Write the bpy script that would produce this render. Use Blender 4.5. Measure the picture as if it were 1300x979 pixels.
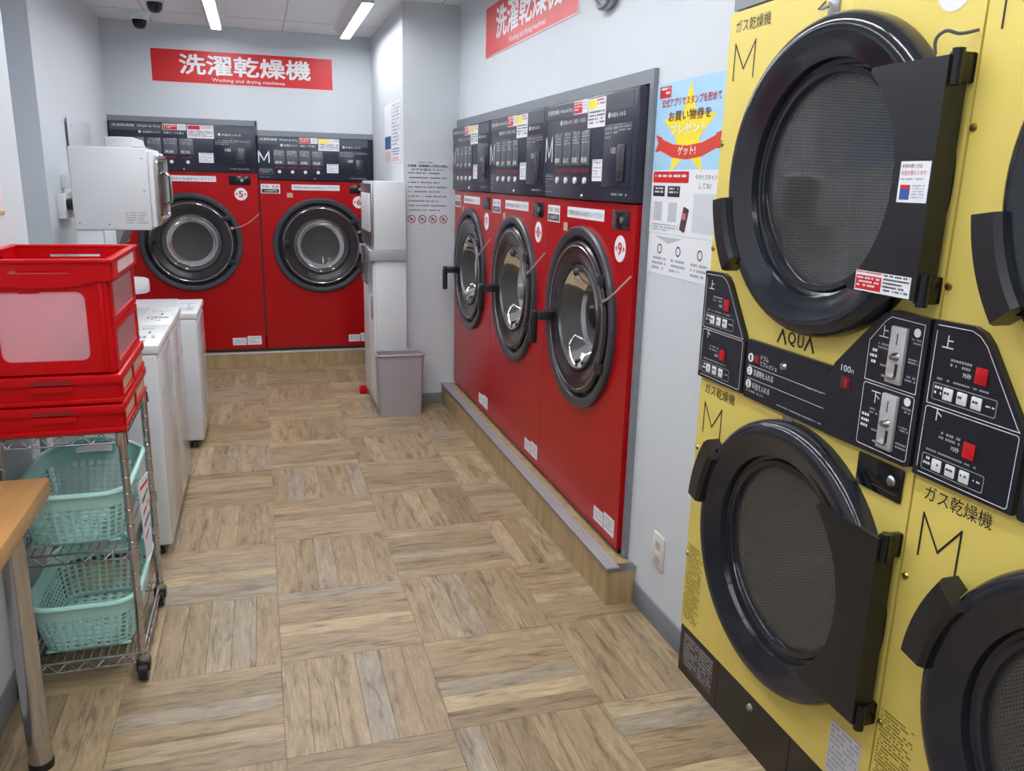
import bpy, bmesh, math, random
from mathutils import Vector, Matrix
random.seed(7)
for o in list(bpy.data.objects): bpy.data.objects.remove(o)
SC = bpy.context.scene
COL = SC.collection

# ---------------------------------------------------------------- camera, world, exposure
FPX, YAW, PITCH, ROLL, CAMZ = 1028.2, math.radians(17.351), math.radians(14.204), math.radians(-1.434), 1.5
cy, sy, cp, sp = math.cos(YAW), math.sin(YAW), math.cos(PITCH), math.sin(PITCH)
fw = Vector((sy*cp, cy*cp, -sp)); rt = Vector((cy, -sy, 0)); dn = fw.cross(rt)
r2 = math.cos(ROLL)*rt + math.sin(ROLL)*dn
d2 = -math.sin(ROLL)*rt + math.cos(ROLL)*dn
cam = bpy.data.cameras.new('camera'); cam.sensor_width = 36; cam.lens = 36*FPX/1300
cam.clip_start = 0.02
camo = bpy.data.objects.new('camera', cam); COL.objects.link(camo)
m = Matrix((( r2.x, -d2.x, -fw.x, 0), (r2.y, -d2.y, -fw.y, 0), (r2.z, -d2.z, -fw.z, CAMZ), (0, 0, 0, 1)))
camo.matrix_world = m
SC.camera = camo
w = bpy.data.worlds.new('world'); SC.world = w; w.use_nodes = True
w.node_tree.nodes['Background'].inputs[0].default_value = (.75, .85, 1, 1)
w.node_tree.nodes['Background'].inputs[1].default_value = 0.03
SC.view_settings.view_transform = 'Standard'; SC.view_settings.look = 'None'
SC.view_settings.gamma = 1; SC.view_settings.use_curve_mapping = False
SC.view_settings.exposure = 0.0
LAMP = 47.0            # strength of the ceiling tubes

# ---------------------------------------------------------------- helpers
def lin(h):
    h = h.lstrip('#'); o = []
    for i in (0, 2, 4):
        c = int(h[i:i+2], 16)/255
        o.append(c/12.92 if c <= .04045 else ((c+.055)/1.055)**2.4)
    return o
MATS = {}
def mat(name, hx, rough=.5, metal=0, var=.06, scale=9, bump=0, bscale=60, coat=0, spec=.5, emit=0, alpha=1, trans=0):
    if name in MATS: return MATS[name]
    mt = bpy.data.materials.new(name); mt.use_nodes = True; nt = mt.node_tree; N = nt.nodes; L = nt.links
    b = N['Principled BSDF']; c = lin(hx)
    tc = N.new('ShaderNodeTexCoord'); nz = N.new('ShaderNodeTexNoise'); nz.inputs['Scale'].default_value = scale
    nz.inputs['Detail'].default_value = 4
    L.new(tc.outputs['Object'], nz.inputs['Vector'])
    mx = N.new('ShaderNodeMix'); mx.data_type = 'RGBA'
    mx.inputs[6].default_value = (*[max(0, x*(1-var)) for x in c], 1); mx.inputs[7].default_value = (*[min(1, x*(1+var)) for x in c], 1)
    L.new(nz.outputs[0], mx.inputs[0]); L.new(mx.outputs[2], b.inputs['Base Color'])
    b.inputs['Roughness'].default_value = rough; b.inputs['Metallic'].default_value = metal
    b.inputs['Coat Weight'].default_value = coat; b.inputs['Coat Roughness'].default_value = .08
    b.inputs['Specular IOR Level'].default_value = spec
    b.inputs['Alpha'].default_value = alpha; b.inputs['Transmission Weight'].default_value = trans
    if emit: L.new(mx.outputs[2], b.inputs['Emission Color']); b.inputs['Emission Strength'].default_value = emit
    if bump:
        n2 = N.new('ShaderNodeTexNoise'); n2.inputs['Scale'].default_value = bscale; L.new(tc.outputs['Object'], n2.inputs['Vector'])
        bp = N.new('ShaderNodeBump'); bp.inputs['Strength'].default_value = bump; bp.inputs['Distance'].default_value = .002
        L.new(n2.outputs[0], bp.inputs['Height']); L.new(bp.outputs[0], b.inputs['Normal'])
    MATS[name] = mt; return mt
def glassmat(name, tint, ior=1.45, rough=.02, body=0.0, bodycol='#c8ccd0'):
    if name in MATS: return MATS[name]
    mt = bpy.data.materials.new(name); mt.use_nodes = True; nt = mt.node_tree; N = nt.nodes; L = nt.links
    N.remove(N['Principled BSDF']); out = N['Material Output']
    tr = N.new('ShaderNodeBsdfTransparent'); tr.inputs[0].default_value = (*lin(tint), 1)
    gl = N.new('ShaderNodeBsdfGlossy'); gl.inputs['Roughness'].default_value = rough
    fr = N.new('ShaderNodeFresnel'); fr.inputs[0].default_value = ior
    mx = N.new('ShaderNodeMixShader'); L.new(fr.outputs[0], mx.inputs[0])
    if body:
        df = N.new('ShaderNodeBsdfDiffuse'); df.inputs[0].default_value = (*lin(bodycol), 1)
        tl = N.new('ShaderNodeBsdfTranslucent'); tl.inputs[0].default_value = (*lin(bodycol), 1)
        a = N.new('ShaderNodeAddShader') ; mm = N.new('ShaderNodeMixShader'); mm.inputs[0].default_value = .3
        L.new(df.outputs[0], mm.inputs[1]); L.new(tl.outputs[0], mm.inputs[2])
        m2 = N.new('ShaderNodeMixShader'); m2.inputs[0].default_value = body
        L.new(tr.outputs[0], m2.inputs[1]); L.new(mm.outputs[0], m2.inputs[2]); L.new(m2.outputs[0], mx.inputs[1])
    else: L.new(tr.outputs[0], mx.inputs[1])
    L.new(gl.outputs[0], mx.inputs[2]); L.new(mx.outputs[0], out.inputs[0])
    MATS[name] = mt; return mt

class B:
    """collects shapes; build() links them as one mesh object"""
    def __init__(s): s.bm = bmesh.new(); s.uv = None
    def box(s, x0, x1, y0, y1, z0, z1, bev=0, seg=2):
        x0, x1 = sorted((x0, x1)); y0, y1 = sorted((y0, y1)); z0, z1 = sorted((z0, z1))
        g = bmesh.ops.create_cube(s.bm, size=1)['verts']
        for v in g:
            v.co = Vector(((x0+x1)/2+v.co.x*(x1-x0), (y0+y1)/2+v.co.y*(y1-y0), (z0+z1)/2+v.co.z*(z1-z0)))
        if bev:
            es = list({e for v in g for e in v.link_edges})
            bmesh.ops.bevel(s.bm, geom=es, offset=bev, segments=seg, profile=.5, affect='EDGES')
        return s
    def prism(s, pts, y0, y1):
        """polygon in local xz extruded along y"""
        a = [s.bm.verts.new((x, y0, z)) for x, z in pts]; b = [s.bm.verts.new((x, y1, z)) for x, z in pts]; n = len(pts)
        s.bm.faces.new(a); s.bm.faces.new(b[::-1])
        for i in range(n): s.bm.faces.new((a[i], b[i], b[(i+1) % n], a[(i+1) % n]))
        return s
    def prism_ax(s, pts, a0, a1, ax):
        """polygon extruded along ax: x -> pts are (y,z); z -> pts are (x,y)"""
        f = {'x': lambda p, t: (t, p[0], p[1]), 'z': lambda p, t: (p[0], p[1], t), 'y': lambda p, t: (p[0], t, p[1])}[ax]
        a = [s.bm.verts.new(f(p, a0)) for p in pts]; b = [s.bm.verts.new(f(p, a1)) for p in pts]; n = len(pts)
        s.bm.faces.new(a); s.bm.faces.new(b[::-1])
        for i in range(n): s.bm.faces.new((a[i], b[i], b[(i+1) % n], a[(i+1) % n]))
        return s
    def lathe(s, prof, c, ax='y', seg=48, a0=0, a1=2*math.pi, closed=False):
        """profile of (radius, offset); offset runs towards -y for ax y (out of a front), +z for ax z, +x for ax x"""
        full = abs(a1-a0-2*math.pi) < 1e-6; n = seg if full else seg+1; rings = []
        for r, d in prof:
            ring = []
            for i in range(n):
                t = a0+(a1-a0)*i/seg; cx, sx = r*math.cos(t), r*math.sin(t)
                if ax == 'y': p = (c[0]+cx, c[1]-d, c[2]+sx)
                elif ax == 'z': p = (c[0]+cx, c[1]+sx, c[2]+d)
                else: p = (c[0]+d, c[1]+cx, c[2]+sx)
                ring.append(s.bm.verts.new(p))
            rings.append(ring)
        k = len(rings)
        for j in range(k if closed else k-1):
            A, Bq = rings[j], rings[(j+1) % k]
            for i in range(n if full else n-1):
                i2 = (i+1) % n
                try: s.bm.faces.new((A[i], A[i2], Bq[i2], Bq[i]))
                except ValueError: pass
        if not closed:
            if full and prof[0][0] > 1e-5: s.cap = rings[0]
        if closed and not full:
            s.bm.faces.new([r[0] for r in rings]); s.bm.faces.new([r[-1] for r in rings][::-1])
        return s
    def disc(s, c, r, d0, d1, ax='y', seg=32):
        return s.lathe([(0.0001, d0), (r, d0), (r, d1), (0.0001, d1)], c, ax, seg)
    def tube(s, pts, r, seg=8, closed=False):
        pts = [Vector(p) for p in pts]; rings = []; n = len(pts)
        up = None
        for i, p in enumerate(pts):
            if closed: t = (pts[(i+1) % n]-pts[i-1])
            else: t = (pts[min(i+1, n-1)]-pts[max(i-1, 0)])
            t.normalize()
            if up is None:
                up = Vector((0, 0, 1)) if abs(t.z) < .9 else Vector((1, 0, 0))
            a = t.cross(up)
            if a.length < 1e-4: a = t.cross(Vector((0, 1, 0)))
            a.normalize(); b = a.cross(t).normalized(); up = b
            rr = r[i] if isinstance(r, (list, tuple)) else r
            rings.append([s.bm.verts.new(p+rr*(math.cos(2*math.pi*k/seg)*a+math.sin(2*math.pi*k/seg)*b)) for k in range(seg)])
        for i in range(n if closed else n-1):
            A, Bq = rings[i], rings[(i+1) % n]
            for k in range(seg): s.bm.faces.new((A[k], A[(k+1) % seg], Bq[(k+1) % seg], Bq[k]))
        if not closed:
            s.bm.faces.new(rings[0][::-1]); s.bm.faces.new(rings[-1])
        return s
    def rod(s, a, b, r, seg=8): return s.tube([a, b], r, seg)
    def mesh(s, name, smooth=35):
        bmesh.ops.recalc_face_normals(s.bm, faces=s.bm.faces)
        me = bpy.data.meshes.new(name); s.bm.to_mesh(me); s.bm.free()
        if smooth:
            me.shade_smooth(); me.set_sharp_from_angle(angle=math.radians(smooth))
        return me
    def build(s, name, material, parent=None, smooth=35):
        me = s.mesh(name, smooth); me.materials.append(material)
        return link(name, me, parent)
def smooth(P, n=6):
    P = [Vector(p) for p in P]; o = []
    for i in range(len(P)-1):
        a, b, c, d = P[max(i-1, 0)], P[i], P[i+1], P[min(i+2, len(P)-1)]
        for k in range(n):
            t = k/n; o.append(.5*((2*b)+(c-a)*t+(2*a-5*b+4*c-d)*t*t+(3*b-a-3*c+d)*t**3))
    return o+[P[-1]]
def link(name, me, parent=None):
    o = bpy.data.objects.new(name, me); COL.objects.link(o)
    if parent is not None: o.parent = parent
    return o
def box(name, mt, parent, x0, x1, y0, y1, z0, z1, bev=0, seg=2):
    return B().box(x0, x1, y0, y1, z0, z1, bev, seg).build(name, mt, parent)
def tag(o, label, cat, group=None, kind=None):
    o['label'] = label; o['category'] = cat
    if group: o['group'] = group
    if kind: o['kind'] = kind
    return o
def thing(name, label, cat, loc=(0, 0, 0), rz=0, group=None):
    o = bpy.data.objects.new(name, None); COL.objects.link(o); o.empty_display_size = .05
    o.location = loc; o.rotation_euler = (0, 0, rz)
    return tag(o, label, cat, group)
def struct(o, label, cat): return tag(o, label, cat, kind='structure')
def copy_tree(o, parent=None):
    kids = [c for c in KIDS.get(o.name, [])] or list(o.children)
    c = o.copy(); COL.objects.link(c)
    if parent is not None: c.parent = parent
    for k in kids: copy_tree(k, c)
    return c
KIDS = {}
TCACHE = {}
def glyphs(s, bold=0):
    key = (s, bold)
    if key in TCACHE: return TCACHE[key]
    cu = bpy.data.curves.new('t', 'FONT'); cu.body = s; cu.size = 1; cu.resolution_u = 2; cu.fill_mode = 'FRONT'
    o = bpy.data.objects.new('t', cu); COL.objects.link(o)
    me = bpy.data.meshes.new_from_object(o)
    v = [(q.co.x, q.co.y, 0) for q in me.vertices]; f = [tuple(p.vertices) for p in me.polygons]
    bpy.data.objects.remove(o); bpy.data.curves.remove(cu); bpy.data.meshes.remove(me)
    if not v: v = [(0, 0, 0), (1, 0, 0), (1, 1, 0), (0, 1, 0)]; f = [(0, 1, 2, 3)]
    if bold:
        v0, f0 = v, f; v, f = [], []
        for a in range(8):
            k = len(v); dx, dy = bold*math.cos(a*math.pi/4), bold*math.sin(a*math.pi/4)
            v += [(x+dx, y+dy, a*7e-5) for x, y, _ in v0]; f += [tuple(i+k for i in q) for q in f0]
    TCACHE[key] = (v, f); return v, f
def text(s, u, z, h, y, mt, parent, w=None, bold=0, name='lettering', plane='y', skew=0):
    """text as flat mesh; (u,z) lower-left of its outline, h its height, w its width; plane y: local xz facing -y"""
    v, f = glyphs(s, bold)
    x0 = min(a[0] for a in v); x1 = max(a[0] for a in v); y0 = min(a[1] for a in v); y1 = max(a[1] for a in v)
    sz = h/max(1e-6, y1-y0); sx = w/max(1e-6, x1-x0) if w else sz
    co = []
    for a, b, e in v:
        p, q = (a-x0)*sx, (b-y0)*sz
        p += q*skew
        if plane == 'y': co.append((u+p, y-e, z+q))
        elif plane == 'z': co.append((u+p, z+q, y+e))
        elif plane == '+x': co.append((y+e, u+p, z+q))
    me = bpy.data.meshes.new(name); me.from_pydata(co, [], f); me.materials.append(mt)
    return link(name, me, parent)
def dashes(u0, u1, z0, z1, rows, y, mt, parent, name='fine_print', fill=.8, dens=1.0, plane='y', left=True):
    """rows of tiny illegible print"""
    v = []; f = []; rh = (z1-z0)/rows
    for r in range(rows):
        zt = z1-r*rh; zb = zt-rh*.5; u = u0; end = u1 if r % 3 != 2 else u0+(u1-u0)*random.uniform(.55, .95)
        while u < end:
            wd = rh*random.uniform(.3, .55)/dens
            if random.random() < fill:
                k = len(v); e = min(u+wd, u1)
                for a, b in ((u, zb), (e, zb), (e, zt), (u, zt)):
                    v.append((a, y, b) if plane == 'y' else ((y, a, b) if plane == '+x' else (a, b, y)))
                f.append((k, k+1, k+2, k+3))
            u += wd*1.35
    me = bpy.data.meshes.new(name); me.from_pydata(v, [], f); me.materials.append(mt)
    o = link(name, me, parent); o['kind'] = 'stuff'
    return o
def outline(pts, wd, y, mt, parent, name='outline', closed=True):
    """thin printed line along a polyline in local xz"""
    v = []; f = []; n = len(pts)
    for i in range(n if closed else n-1):
        a = Vector(pts[i]); b = Vector(pts[(i+1) % n]); t = (b-a)
        if t.length < 1e-6: continue
        t.normalize(); nn = Vector((-t.y, t.x))*wd/2; a = a-t*wd/2; b = b+t*wd/2
        k = len(v)
        for p in (a-nn, b-nn, b+nn, a+nn): v.append((p.x, y, p.y))
        f.append((k, k+1, k+2, k+3))
    me = bpy.data.meshes.new(name); me.from_pydata(v, [], f); me.materials.append(mt)
    return link(name, me, parent)
def rrect(x0, x1, z0, z1, r, n=4):
    p = []
    for cx, cz, a in ((x1-r, z1-r, 0), (x0+r, z1-r, 90), (x0+r, z0+r, 180), (x1-r, z0+r, 270)):
        for i in range(n+1):
            t = math.radians(a+90*i/n); p.append((cx+r*math.cos(t), cz+r*math.sin(t)))
    return p
def circ(cx, cz, r, n=24): return [(cx+r*math.cos(2*math.pi*i/n), cz+r*math.sin(2*math.pi*i/n)) for i in range(n)]
def arcpts(cx, cz, r, a0, a1, n=12):
    return [(cx+r*math.cos(math.radians(a0+(a1-a0)*i/n)), cz+r*math.sin(math.radians(a0+(a1-a0)*i/n))) for i in range(n+1)]

# ---------------------------------------------------------------- materials
WALL = mat('wall_paper', '#cbd1d7', .75, var=.02, bump=.12, bscale=140)
CEIL = mat('ceiling_board', '#e6e8eb', .85, var=.015)
GREYTRIM = mat('grey_trim', '#7d838a', .5)
BASEB = mat('baseboard_vinyl', '#7b8088', .55)
WHITE = mat('white_enamel', '#d6dade', .32, var=.02)
WHITEP = mat('white_plastic', '#dcdfe2', .4, var=.02)
PAPER = mat('paper_white', '#e2e4ea', .6, var=.02)
RED = mat('red_enamel', '#a8060d', .24, var=.05, spec=.3)
SIGNRED = mat('sign_red', '#c8161e', .4)
INKW = mat('ink_white', '#e8eaee', .5, var=.01)
INKG = mat('ink_grey', '#9aa0aa', .5)
INKB = mat('ink_black', '#1b1b20', .5)
INKR = mat('ink_red', '#c02028', .5)
NAVY = mat('panel_navy', '#23273a', .3, var=.08)
NAVY2 = mat('panel_black_navy', '#1b1d28', .3, var=.08)
NAVYG = mat('panel_grey', '#4a4f5a', .35)
DISP = mat('display_grey', '#5c6068', .25)
BLACKP = mat('black_plastic', '#17181c', .35, var=.15, bump=.05, bscale=400)
BLACKG = mat('black_gloss', '#101116', .14, var=.1)
CHARC = mat('charcoal_ring', '#3a3b43', .3, var=.1)
DOORR = mat('door_ring_brown', '#2e282b', .22, var=.1)
DOORG = mat('door_gloss_black', '#20222a', .13, var=.1)
DSTEEL = mat('dark_steel', '#55565a', .3, metal=.8)
CHROME = mat('chrome', '#c4c4c8', .16, metal=1, var=.03)
STEEL = mat('brushed_steel', '#a8a8ac', .35, metal=1, var=.05)
ALU = mat('aluminium', '#d2d3d6', .42, metal=.6)
BRASS = mat('brass_screw', '#b89a5a', .3, metal=1)
YEL = mat('yellow_enamel', '#dfca68', .38, var=.03)
MINT = mat('mint_plastic', '#b6e6e0', .4, var=.05)
CRATE = mat('crate_red', '#c0020a', .38, var=.06, spec=.2)
GREYBIN = mat('bin_grey', '#a39ea2', .5)
BRN = mat('kick_brown_black', '#26201f', .4)
DARKSEAL = mat('rubber_seal', '#0c0c0f', .6)
INKBLUE = mat('ink_blue', '#a2cdea', .5); INKYEL = mat('ink_yellow', '#f0dc30', .5); INKDB = mat('ink_deep_blue', '#2c4f90', .5)
GLASS = glassmat('door_glass', '#989ca0', 1.42, .05, .34, '#8c8b8a')
GLASSY = glassmat('dryer_glass', '#f6f8f8', 1.6, .03, .12, '#b8babe')
FROST = glassmat('frosted_window', '#f8d4da', 1.4, .2, .6, '#ffccd6')
CLEAR = glassmat('clear_acrylic', '#e8eef2', 1.45, .05, .12, '#e0e6ea')
LAMPM = mat('lamp_diffuser', '#fafcff', .4, emit=LAMP, var=0)
LAMPS = mat('lamp_side_diffuser', '#fafcff', .4, emit=LAMP*.1, var=0)

def wood_floor():
    mt = bpy.data.materials.new('parquet_vinyl'); mt.use_nodes = True; nt = mt.node_tree; N = nt.nodes; L = nt.links
    b = N['Principled BSDF']; b.inputs['Roughness'].default_value = .42
    def math_(op, a, c=None, d=None):
        n = N.new('ShaderNodeMath'); n.operation = op
        for i, q in enumerate((a, c, d)):
            if q is None: continue
            if isinstance(q, (int, float)): n.inputs[i].default_value = q
            else: L.new(q, n.inputs[i])
        return n.outputs[0]
    g = N.new('ShaderNodeNewGeometry'); sp_ = N.new('ShaderNodeSeparateXYZ'); L.new(g.outputs['Position'], sp_.inputs[0])
    X = math_('DIVIDE', sp_.outputs[0], TILE); Y = math_('DIVIDE', math_('SUBTRACT', sp_.outputs[1], TY0), TILE)
    I = math_('FLOOR', X); J = math_('FLOOR', Y); FX = math_('SUBTRACT', X, I); FY = math_('SUBTRACT', Y, J)
    par = math_('FLOORED_MODULO', math_('ADD', I, J), 2.0)        # 0: planks along x
    ac = math_('ADD', math_('MULTIPLY', FY, math_('SUBTRACT', 1, par)), math_('MULTIPLY', FX, par))
    al = math_('ADD', math_('MULTIPLY', FX, math_('SUBTRACT', 1, par)), math_('MULTIPLY', FY, par))
    K = math_('FLOOR', math_('MULTIPLY', ac, 6.0))
    idv = N.new('ShaderNodeCombineXYZ'); L.new(I, idv.inputs[0]); L.new(J, idv.inputs[1]); L.new(K, idv.inputs[2])
    wn = N.new('ShaderNodeTexWhiteNoise'); L.new(idv.outputs[0], wn.inputs[0])
    gv = N.new('ShaderNodeCombineXYZ'); L.new(math_('ADD', math_('MULTIPLY', al, 1.1), math_('MULTIPLY', wn.outputs[0], 37)), gv.inputs[0])
    L.new(math_('MULTIPLY', ac, 6.0), gv.inputs[1]); L.new(math_('MULTIPLY', wn.outputs[0], 91), gv.inputs[2])
    n1 = N.new('ShaderNodeTexNoise'); n1.inputs['Scale'].default_value = 2.6; n1.inputs['Detail'].default_value = 7; n1.inputs['Roughness'].default_value = .62
    n1.inputs['Distortion'].default_value = .5
    L.new(gv.outputs[0], n1.inputs['Vector'])
    r1 = N.new('ShaderNodeValToRGB'); e = r1.color_ramp.elements
    e[0].position = .0; e[0].color = (*lin('#9a866a'), 1); e[1].position = 1; e[1].color = (*lin('#c8b28c'), 1)
    for p_, h in ((.3, '#b39d7c'), (.55, '#a99274'), (.75, '#baa686'), (.88, '#a79a89')):
        q = r1.color_ramp.elements.new(p_); q.color = (*lin(h), 1)
    L.new(wn.outputs[0], r1.inputs[0])
    r2_ = N.new('ShaderNodeValToRGB'); e = r2_.color_ramp.elements
    e[0].position = .32; e[0].color = (.40, .37, .36, 1); e[1].position = .66; e[1].color = (1.0, 1.0, .985, 1)
    q = r2_.color_ramp.elements.new(.46); q.color = (.80, .79, .775, 1)
    L.new(n1.outputs[0], r2_.inputs[0])
    mx = N.new('ShaderNodeMix'); mx.data_type = 'RGBA'; mx.blend_type = 'MULTIPLY'; mx.inputs[0].default_value = 1
    L.new(r1.outputs[0], mx.inputs[6]); L.new(r2_.outputs[0], mx.inputs[7])
    gv2 = N.new('ShaderNodeVectorMath'); gv2.operation = 'MULTIPLY'; gv2.inputs[1].default_value = (2.2, 5.5, 1); L.new(gv.outputs[0], gv2.inputs[0])
    n3 = N.new('ShaderNodeTexNoise'); n3.inputs['Scale'].default_value = 3; n3.inputs['Detail'].default_value = 5; n3.inputs['Roughness'].default_value = .7; L.new(gv2.outputs[0], n3.inputs['Vector'])
    r3 = N.new('ShaderNodeValToRGB'); e = r3.color_ramp.elements; e[0].position = .36; e[0].color = (.74, .73, .72, 1); e[1].position = .62; e[1].color = (1.1, 1.1, 1.09, 1); L.new(n3.outputs[0], r3.inputs[0])
    m3 = N.new('ShaderNodeMix'); m3.data_type = 'RGBA'; m3.blend_type = 'MULTIPLY'; m3.inputs[0].default_value = 1
    L.new(mx.outputs[2], m3.inputs[6]); L.new(r3.outputs[0], m3.inputs[7]); L.new(m3.outputs[2], b.inputs['Base Color'])
    bp = N.new('ShaderNodeBump'); bp.inputs['Strength'].default_value = .12; bp.inputs['Distance'].default_value = .001
    L.new(n1.outputs[0], bp.inputs['Height']); L.new(bp.outputs[0], b.inputs['Normal'])
    return mt
TILE, TY0 = .4535, 2.375
FLOORM = wood_floor()
def wood_mat(name, c0, c1, rough, sx, sy, sz, sc=3):
    mt = bpy.data.materials.new(name); mt.use_nodes = True; nt = mt.node_tree; N = nt.nodes; L = nt.links
    b = N['Principled BSDF']; b.inputs['Roughness'].default_value = rough
    tc = N.new('ShaderNodeTexCoord'); mp = N.new('ShaderNodeMapping'); mp.inputs['Scale'].default_value = (sx, sy, sz)
    oi = N.new('ShaderNodeObjectInfo'); L.new(oi.outputs['Random'], mp.inputs['Location'])
    n = N.new('ShaderNodeTexNoise'); n.inputs['Scale'].default_value = sc; n.inputs['Detail'].default_value = 6
    L.new(tc.outputs['Object'], mp.inputs[0]); L.new(mp.outputs[0], n.inputs['Vector'])
    r = N.new('ShaderNodeValToRGB'); e = r.color_ramp.elements; e[0].position = .3; e[1].position = .72
    e[0].color = (*lin(c0), 1); e[1].color = (*lin(c1), 1); L.new(n.outputs[0], r.inputs[0]); L.new(r.outputs[0], b.inputs['Base Color'])
    return mt
TABLEW = wood_mat('table_wood', '#b98a52', '#c99b62', .35, 10, 1, 10)
RISERW = wood_mat('riser_wood', '#9c845f', '#b8a07a', .45, 8, 8, 1.2)
def perforated():
    mt = bpy.data.materials.new('perforated_drum'); mt.use_nodes = True; nt = mt.node_tree; N = nt.nodes; L = nt.links
    b = N['Principled BSDF']; b.inputs['Metallic'].default_value = .3; b.inputs['Roughness'].default_value = .45
    tc = N.new('ShaderNodeTexCoord'); v = N.new('ShaderNodeTexVoronoi'); v.inputs['Scale'].default_value = 1; v.inputs['Randomness'].default_value = 0
    L.new(tc.outputs['UV'], v.inputs['Vector'])
    r = N.new('ShaderNodeValToRGB'); e = r.color_ramp.elements
    e[0].position = .24; e[0].color = (.03, .03, .03, 1); e[1].position = .32; e[1].color = (.8, .78, .75, 1)
    L.new(v.outputs['Distance'], r.inputs[0]); L.new(r.outputs[0], b.inputs['Base Color'])
    return mt
PERF = perforated()
def drum(parent, c, r, depth, y0, pitch=.011, seg=64, mt=None):
    """drum barrel with perforated shell and back, opening towards -y"""
    bm = bmesh.new(); uv = bm.loops.layers.uv.new('UVMap')
    P = [[bm.verts.new((c[0]+r*math.cos(2*math.pi*i/seg), y, c[1]+r*math.sin(2*math.pi*i/seg))) for i in range(seg)] for y in (y0, y0+depth)]
    for i in range(seg):
        f = bm.faces.new((P[0][i], P[0][(i+1) % seg], P[1][(i+1) % seg], P[1][i])); f.smooth = True
        uu = (i*2*math.pi*r/seg/pitch, (i+1)*2*math.pi*r/seg/pitch)
        for lp, q in zip(f.loops, ((uu[0], 0), (uu[1], 0), (uu[1], depth/pitch), (uu[0], depth/pitch))): lp[uv].uv = q
    f = bm.faces.new(P[1])
    for lp in f.loops: lp[uv].uv = (lp.vert.co.x/pitch, lp.vert.co.z/pitch)
    me = bpy.data.meshes.new('drum'); bm.to_mesh(me); bm.free(); me.materials.append(mt or PERF)
    return link('drum', me, parent)

# ================================================================ THE SETTING
XW, XL1, XL2, XL3 = 1.257, -.745, -1.35, -1.01
YB, YF, ZC = 6.75, -2.3, 2.54
YP = 5.29; XP = .895
fl = B().box(-2.0, 2.3, YF-.1, 7.7, -.1, -.004).build('floor', mat('floor_screed', '#8a7a66', .8))
struct(fl, 'pale brown parquet-look floor of chequered plank squares', 'floor')
# planks: near ones single, far ones joined
pl = {}
for hz in (0, 1):
    a, b_ = (TILE/2-.0004, TILE/12-.0004)
    if not hz: q = B().box(-a, a, -b_, b_, -.004, 0, .0005, 1)
    else: q = B().box(-b_, b_, -a, a, -.004, 0, .0005, 1)
    pl[hz] = q.mesh('plank', 0); pl[hz].materials.append(FLOORM)
far = B(); cnt = 0
for j in range(-11, 10):
    for i in range(-3, 4):
        par = (i+j) % 2; x0 = i*TILE; y0 = TY0+j*TILE
        if x0 > 1.25 or x0+TILE < -1.36 or y0 > 6.66: continue
        near = (-2 <= j <= 3) and (-2 <= i <= 2)
        for k in range(6):
            cx, cy_ = (x0+TILE/2, y0+(k+.5)*TILE/6) if not par else (x0+(k+.5)*TILE/6, y0+TILE/2)
            if near and cnt < 300:
                o = link('plank', pl[par], fl); o.location = (cx, cy_, 0); cnt += 1
            else:
                hx, hy = (TILE/2-.0004, TILE/12-.0004) if not par else (TILE/12-.0004, TILE/2-.0004)
                far.box(cx-hx, cx+hx, cy_-hy, cy_+hy, -.004, 0)
fo = far.build('planks', FLOORM, fl, 0); fo['kind'] = 'stuff'

ce = B().box(-2.0, 2.3, YF-.1, 7.7, ZC, ZC+.1).build('ceiling', CEIL)
struct(ce, 'white board ceiling with thin panel seams', 'ceiling')
SEAM = mat('ceiling_seam', '#a9a9b0', .8)
for x in (-.66, .24, 1.14):
    box('seam', SEAM, ce, x-.003, x+.003, YF, YB, ZC-.001, ZC)
for y in (.9, 2.7, 4.5, 6.3):
    box('seam', SEAM, ce, -1.0, XW, y-.003, y+.003, ZC-.001, ZC)
wb = B(); wb.box(-1.6, .02, YB, YB+.1, 1.89, ZC).box(.02, 1.4, YB, YB+.1, 1.825, ZC).box(-1.6, -1.01, YB, YB+.1, 0, 1.89).box(.895, 1.4, YB, YB+.1, 0, 1.83)
struct(wb.build('wall_back', WALL), 'white back wall above the two red machines', 'wall')
wr = B().box(XW, XW+.12, 2.038, 2.52, 0, ZC)
struct(wr.build('wall_right', WALL), 'white right wall between the red and yellow machines', 'wall')
struct(B().box(XW, XW+.12, 2.52, 5.35, 1.862, ZC).build('wall_right_above', WALL), 'white wall above the three right red machines', 'wall')
struct(B().box(XW, XW+.12, .362, 2.038, 1.985, ZC).build('wall_near_above', WALL), 'white wall above the yellow dryers', 'wall')
struct(B().box(XW, XW+.12, YF, .362, 0, ZC).build('wall_right_near', WALL), 'white right wall beside the camera', 'wall')
wl = B().box(XL1-1, XL1, YF, 3.12, 0, ZC).box(XL2-.2, XL2, 3.12, 4.7, 0, ZC).box(XL2-.2, XL3, 4.7, YB, 0, ZC)
struct(wl.build('wall_left', WALL), 'white left wall with a recess behind the washers', 'wall')
wf = B().box(-1.8, 1.4, YF-.12, YF, 0, ZC)
struct(wf.build('wall_front', WALL), 'plain white wall behind the camera', 'wall')
wp = B().box(XP, XW, YP, YB, 0, ZC)
struct(wp.build('wall_corner', WALL), 'white square pillar in the far right corner', 'pillar')
struct(box('baseboard_right', BASEB, None, XW-.008, XW, 2.038, 2.449, 0, .085, .002), 'grey vinyl baseboard on the right wall', 'baseboard')
struct(box('baseboard_corner', BASEB, None, XP-.008, 1.144, YP-.008, YP, 0, .075, .002), 'grey vinyl baseboard along the pillar front', 'baseboard')
struct(box('baseboard_left', BASEB, None, XL1, XL1+.008, YF, 3.12, 0, .085, .002), 'grey vinyl baseboard on the near left wall', 'baseboard')
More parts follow.
